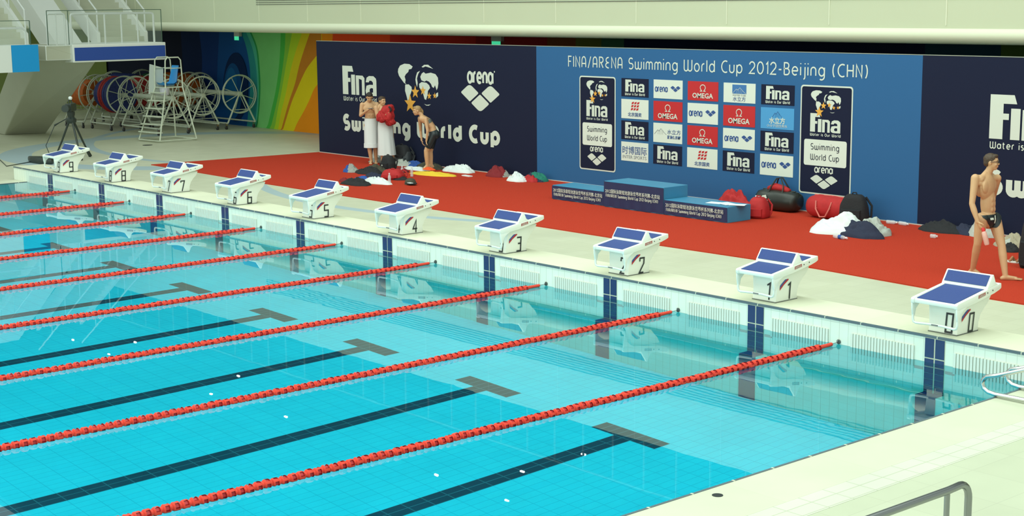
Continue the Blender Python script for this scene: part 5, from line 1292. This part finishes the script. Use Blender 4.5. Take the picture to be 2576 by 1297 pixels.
def torso(caps, ells, shL, shR, hipL, hipR, neck, f, w=1.0, female=False):
    """shoulder and hip joints -> chest, belly, pelvis; f = facing direction"""
    cs = (shL+shR)/2; ch = (hipL+hipR)/2; up = (neck-ch).normalized(); f = V(f); f = (f-up*f.dot(up)).normalized(); l = up.cross(f).normalized()
    M = Matrix((f, l, up)).transposed(); H = (cs-ch).length
    sw = (shL-shR).length/2
    ells += [(cs-up*H*.20+f*.005, (.093*w, sw*.82, H*.36), M), (cs-up*H*.08-f*.012, (.085*w, sw*.95, H*.16), M), (ch+up*H*.40, (.094*w, .134*w, H*.46), M),
             (ch+up*H*.02, (.100*w, .150*w, H*.26), M)]
    for sd in (-1, 1):
        caps.append((neck+up*.035-f*.01, cs+l*sd*sw*.72, .036, .046)); ells += [(cs-up*H*.19+f*.048*w+l*sd*sw*.38, (.036*w, sw*.50, H*.18), M), (ch-f*.055*w+l*sd*.072*w-up*.04, (.080*w, .078*w, .095*w), M),
                 (cs-up*H*.22-f*.055*w+l*sd*sw*.45, (.045*w, sw*.38, H*.22), M)]
        ells += [(cs+l*sd*sw*.5+up*.02, (.045, sw*.45, .045), M)]
    if not female:
        for k in range(3):
            for sd in (-1, 1): ells.append((ch+up*H*(.24+.12*k)+f*.079*w+l*sd*.030, (.016, .030, H*.07), M))
    caps += [(cs+up*.0, neck+up*.02, .062*w, .052*w), (shL, shR, .050*w, .050*w)]
    return M, (f, l, up)

# --- walking swimmer, right edge
G = Fig(400, 1150, Zw); B = G
t = thing('person', 'man in black swim briefs and glasses walking right, holding a pink drink bottle', 'person', (G.o.x, G.o.y, cz))
caps, ells = [], []; F_dir = (RH*.72-FH*.70).normalized(); zz0 = cz
shR_, shL_ = G(250, 300, .13), G(440, 300, -.10); hpR, hpL = G(305, 650, .09), G(415, 650, -.07); nk = G(358, 262, .0)
M, (f_, l_, u_) = torso(caps, ells, shL_, shR_, hpL, hpR, nk, F_dir, 1.0)
hd = G(392, 160, .03); limb(caps, [nk, hd-V((0, 0, .05))], [.055, .052])
Q, fr, HM = head(caps, ells, hd, RH*.80-FH*.42+V((0, 0, -.02)), V((0, 0, 1)), 1.02)
el, wr = G(222, 520, .19), G(272, 675, .26)
limb(caps, [shR_, shR_.lerp(el, .45), el, el.lerp(wr, .35), wr], [.060, .050, .040, .043, .028]); hand(caps, ells, wr, (G(312, 760, .30)-wr), RH, RH*.3+V((0, 0, .3))-FH, 1.0, .75)
el2, wr2 = G(400, 470, -.24), G(395, 640, -.22); limb(caps, [shL_, shL_.lerp(el2, .45), el2, wr2], [.056, .048, .040, .028]); hand(caps, ells, wr2, (0, 0, -1), RH*-1, -FH, 1.0, .4)
kn, an = G(270, 860, .06), G(228, 1085, -.12)
limb(caps, [hpR, hpR.lerp(kn, .5), kn, kn.lerp(an, .3), an], [.092, .076, .054, .056, .036])
toeR = an+V((.20, .03, -.0)); foot(caps, ells, an, toeR, (cz+.02, cz))
kn2, an2 = G(478, 885, .10), G(510, 1150, .22)
limb(caps, [hpL, hpL.lerp(kn2, .5), kn2, kn2.lerp(an2, .3), an2], [.094, .080, .055, .058, .036]); foot(caps, ells, an2, G(655, 1180, .26), (cz, cz))
body = vox_body('body', caps, ells, SKIN, t, .0065, 7)
hair(t, Q, HM, 1.02, HAIRB); face(t, Q, HM, 1.02)
b = MB(); b.use(BLACK)
for sd in (-1, 1):
    b.tube([Q(.094, sd*(.032+.024*math.cos(a)), .004+.015*math.sin(a)) for a in [k*PI/6 for k in range(12)]], .0035, 6, closed=True)
    b.tube([Q(.090, sd*.056, .008), Q(.0, sd*.088, .006)], .0035, 6)
b.tube([Q(.096, .009, .006), Q(.096, -.009, .006)], .003, 6); child(b, 'glasses', t, smooth=True)
# briefs cut from the skin itself
ch = (hpL+hpR)/2
def brief(p):
    q = p-ch; h_, s__ = q.dot(u_), q.dot(l_)
    return h_ < .075 and abs(s__) < .205 and h_ > -.125+.95*max(0, abs(s__)-.035) and q.dot(f_) > -.25
sw_ = garment('swim_briefs', body, brief, mat('swimwear_black', (.010, .018, .022), .45), t, .006)
b = MB(); b.use(LOGOW)
for dx in (-.035, -.055): 
    b.tube([ch+f_*.118-l_*.0+l_*dx*.6+u_*.06, ch+f_*.126+l_*dx*.7+u_*.0, ch+f_*.112+l_*dx*.6-u_*.05], .0045, 5)
b.add([ch+f_*x_-l_*y_+u_*z_ for x_, y_, z_ in ((.118, .075, .035), (.098, .13, .035), (.104, .13, .005), (.126, .075, .005))], [(0, 1, 2, 3)])
child(b, 'white_stripes', sw_)
bt, bb = G(318, 735, .33), G(352, 872, .36); ax = (bb-bt)
tb_ = thing('drink_bottle', 'pink drink bottle with a red cap in the hand of the walking man', 'bottle', bb)
b = MB(); b.use(mat('pink_plastic', (.72, .40, .34), .35)).lathe([(.020, .03), (.034, .05), (.036, ax.length*.5), (.036, ax.length*.9), (.030, ax.length)], bt, ax, 14); child(b, 'bottle_body', tb_, smooth=True)
b = MB(); b.use(mat('red_cap', (.65, .02, .02), .4)).lathe([(.014, -.02), (.024, 0), (.024, .035)], bt, ax, 14); child(b, 'cap', tb_, smooth=True)

# --- man with phone, white towel
G = Fig(425, 960, Zb)
t = thing('person', 'dark haired bare chested man in a white towel looking down at his phone', 'person', (G.o.x, G.o.y, cz))
caps, ells = [], []; FD = (-FH*.95+RH*.15).normalized()
shR_, shL_ = G(305, 215, .03), G(492, 212, -.03); hpR, hpL = G(370, 470, .0), G(460, 470, -.02); nk = G(395, 178, .0)
M, (f_, l_, u_) = torso(caps, ells, shL_, shR_, hpL, hpR, nk, FD, 1.0)
hd = G(397, 122, .08); caps.append((nk, hd-V((0, 0, .04)), .055, .052))
Q, fr, HM = head(caps, ells, hd, FD+V((0, 0, -.55)), V((0, 0, 1)))
el, wr = G(285, 350, .06), G(372, 285, .27); limb(caps, [shR_, shR_.lerp(el, .5), el, wr], [.060, .050, .040, .028]); hand(caps, ells, wr, G(430, 272, .30)-wr, V((0, 0, 1)), -FH, .95, .8)
el, wr = G(500, 330, .08), G(455, 292, .24); limb(caps, [shL_, shL_.lerp(el, .5), el, wr], [.058, .050, .040, .028]); hand(caps, ells, wr, G(410, 276, .30)-wr, V((0, 0, 1)), -FH, .95, .8)
for hp, kn, an, toe in ((hpR, G(392, 720, .02), G(420, 930, .0), G(405, 975, .10)), (hpL, G(468, 720, -.08), G(480, 905, -.10), G(478, 930, .02))):
    limb(caps, [hp, hp.lerp(kn, .5), kn, kn.lerp(an, .3), an], [.090, .076, .054, .056, .036]); foot(caps, ells, V((an.x, an.y, cz+.075)), toe, (cz, cz))
vox_body('body', caps, ells, SKIN, t, .008, 4); hair(t, Q, HM, 1.0, HAIRD); face(t, Q, HM, 1.0)
loft('towel_skirt', [(G(415, 385, 0), .155, .125), (G(418, 440, 0), .172, .140), (G(418, 540, 0), .175, .145), (G(420, 690, 0), .175, .145), (G(422, 738, 0), .178, .15)], TOWEL, t, .06, seed=1)
loft('towel_edge', [(G(420, 700, 0), .182, .152), (G(421, 752, 0), .186, .155)], TOWEL, t, .03, seed=1)
p = G(412, 262, .33); tp_ = thing('phone', 'small phone held by the dark haired man in a white towel', 'phone', p)
b = MB(); b.use(BLACK); obox(b, V(p), RH, .13, .065, .010); child(b, 'case', tp_, bevel=.003)
b = MB(); b.use(mat('phone_screen', (.35, .42, .50), .2)); obox(b, V(p)+V((0, 0, .006)), RH, .115, .056, .002); child(b, 'screen', tp_)

# --- man with red jacket, long white towel
G = Fig(610, 975, Zb)
t = thing('person', 'man in a long white towel looking right with both arms under a red jacket', 'person', (G.o.x, G.o.y, cz))
caps, ells = [], []; FD = (-FH*.70+RH*.70).normalized()
shR_, shL_ = G(480, 255, .06), G(610, 250, -.08); hpR, hpL = G(560, 490, .02), G(650, 490, -.03); nk = G(545, 222, -.02)
M, (f_, l_, u_) = torso(caps, ells, shL_, shR_, hpL, hpR, nk, FD, 1.0)
hd = G(556, 170, .02); caps.append((nk, hd-V((0, 0, .04)), .056, .053))
Q, fr, HM = head(caps, ells, hd, -FH*.62+RH*.75, V((0, 0, 1)))
el, wr = G(505, 400, .12), G(590, 350, .26); limb(caps, [shR_, shR_.lerp(el, .5), el, wr], [.062, .052, .042, .030]); hand(caps, ells, wr, G(640, 330, .30)-wr, V((0, 0, 1)), -FH, 1, .6)
el, wr = G(660, 390, .02), G(660, 300, .22); limb(caps, [shL_, shL_.lerp(el, .5), el, wr], [.060, .050, .040, .030]); hand(caps, ells, wr, G(665, 250, .25)-wr, -RH, -FH, 1, .6)
for hp, kn, an, toe in ((hpR, G(560, 760, .03), G(560, 925, .0), G(568, 960, .12)), (hpL, G(680, 760, -.03), G(692, 915, -.04), G(708, 945, .09))):
    limb(caps, [hp, hp.lerp(kn, .5), kn, kn.lerp(an, .3), an], [.090, .076, .054, .056, .036]); foot(caps, ells, V((an.x, an.y, cz+.075)), toe, (cz, cz))
vox_body('body', caps, ells, SKIN, t, .008, 4); hair(t, Q, HM, 1.0, HAIRB); face(t, Q, HM, 1.0)
loft('towel_skirt', [(G(592, 432, 0), .170, .135), (G(595, 500, 0), .185, .155), (G(600, 620, 0), .190, .165), (G(608, 740, 0), .205, .18), (G(614, 845, 0), .215, .19)], TOWEL, t, .08, seed=4)
# jacket draped over his arms
jt = thing('red_jacket', 'bright red jacket draped over the arms of the man in the long towel', 'jacket', G(620, 400, .25))
ells = [(G(600, 300, .22), (.10, .12, .13)), (G(560, 370, .22), (.12, .12, .12)), (G(650, 270, .22), (.09, .10, .10)), (G(640, 360, .24), (.13, .12, .14)), (G(655, 430, .22), (.13, .10, .085)), (G(545, 330, .20), (.08, .08, .08)), (G(700, 440, .18), (.07, .07, .05)), (G(670, 240, .22), (.05, .06, .05))]
jb = vox_body('jacket_cloth', [(G(590, 290, .25), G(560, 400, .28), .05, .07), (G(640, 300, .28), G(690, 440, .24), .05, .04), (G(600, 350, .30), G(660, 460, .28), .04, .05), (G(520, 350, .18), G(510, 400, .2), .05, .03)], ells, REDFAB, jt, .012, 3)
for v in jb.data.vertices:
    q_ = V((v.co.x*7, v.co.y*7, v.co.z*3.5+v.co.x*5)); nz = .032*math.exp(-(noise.noise(q_*.8)*4)**2)+.010*math.exp(-(noise.noise(q_*1.6)*4)**2)-.012; v.co += v.normal*nz
b = MB(); b.use(BLKFAB).tube([G(640, 240, .33), G(662, 262, .35), G(668, 290, .35), G(655, 300, .36)], .022, 8); child(b, 'black_lining', jt, smooth='all')

# --- bending woman
G = Fig(1140, 1045, Zb)
t = thing('person', 'blond woman in grey bikini top and black shorts bending with hands on knees', 'person', (G.o.x, G.o.y, cz))
caps, ells = [], []; FD = (-RH*.95-FH*.15).normalized()
shN, shF = G(1102, 395, .14), G(1028, 385, -.13); hpN, hpF = G(1205, 590, .09), G(1200, 590, -.09); nk = G(1050, 345, 0)
cs, ch = (shN+shF)/2, (hpN+hpF)/2; mid = G(1165, 470, 0); up_ = (cs-mid).normalized(); lat = (shN-shF).normalized()
lat = FH*-1
for (p, q, ra, rb) in ((cs, G(1130, 430, 0), .085, .088), (G(1130, 430, 0), G(1185, 500, 0), .088, .078), (G(1185, 500, 0), ch, .078, .10)):
    for o in (-.065, 0, .065): caps.append((p+lat*o, q+lat*o, ra, rb))
caps += [(shN, shF, .050, .050), (cs, nk, .060, .048)]
for sd in (-1, 1): ells += [(G(1120, 460, sd*.07), (.06, .06, .055)), (G(1232, 590, sd*.08), (.085, .09, .10))]
hd = G(992, 290, 0); caps.append((nk, hd+RH*.03-V((0, 0, .02)), .048, .050))
Q, fr, HM = head(caps, ells, hd, -RH*.92-FH*.25+V((0, 0, -.10)), V((0, 0, 1)), .97)
for sh, el, wr, hn in ((shN, G(1126, 545, .20), G(1112, 675, .17), G(1114, 750, .155)), (shF, G(1040, 545, -.20), G(1052, 662, -.17), G(1078, 740, -.10))):
    limb(caps, [sh, sh.lerp(el, .5), el, wr], [.050, .043, .035, .026]); hand(caps, ells, wr, hn-wr, RH, -FH, 1.02, .45)
for hp, kn, an, toe, rr in ((hpN, G(1110, 795, .09), G(1126, 1010, .07), G(1062, 1062, .13), 1), (hpF, G(1160, 803, -.09), G(1172, 1005, -.08), G(1110, 1040, -.04), 1)):
    limb(caps, [hp, hp.lerp(kn, .5), kn, kn.lerp(an, .3), an], [.096, .082, .058, .060, .036]); foot(caps, ells, V((an.x, an.y, cz+.14)), toe, (cz+.06, cz+.06))
wb = vox_body('body', caps, ells, SKIN, t, .008, 4); hair(t, Q, HM, .97, HAIRY, 'tied'); face(t, Q, HM, .97)
SHM = mat('swimwear_black', (.010, .018, .022), .45)
tax = (mid-ch).normalized()
def seg(p, a, b):
    d = b-a; f = (p-a).dot(d)/d.length_squared; return f, (p-(a+d*f)).length
def shorts(p):
    if (p-ch).length < .20 and (p-ch).dot(tax) < .10: return True
    for a, b in ((hpN, G(1110, 795, .09)), (hpF, G(1160, 803, -.09))):
        f, r = seg(p, a, b)
        if -.1 < f < .82 and r < .135 and (p-ch).dot(tax) < .10: return True
    return False
garment('black_shorts', wb, shorts, SHM, t, .007)
BR = mat('grey_bikini', (.10, .12, .11), .6)
def top(p):
    f, r = seg(p, ch, cs); lt_ = abs((p-cs).dot(FH))
    return .60 < f < .80 and r < .175 and lt_ < .145
garment('bikini_top', wb, top, BR, t, .006)
ac = G(1147, 450, 0); ax_ = (G(1185, 500, 0)-G(1120, 420, 0)).normalized(); pv = ax_.cross(FH).normalized()
b = MB(); b.use(BR)
b.tube([ac-pv*.10+FH*-.09, shN+V((0, 0, .045)), ac+pv*.10-FH*.07], .009, 6)
child(b, 'shoulder_strap', t, smooth='all')
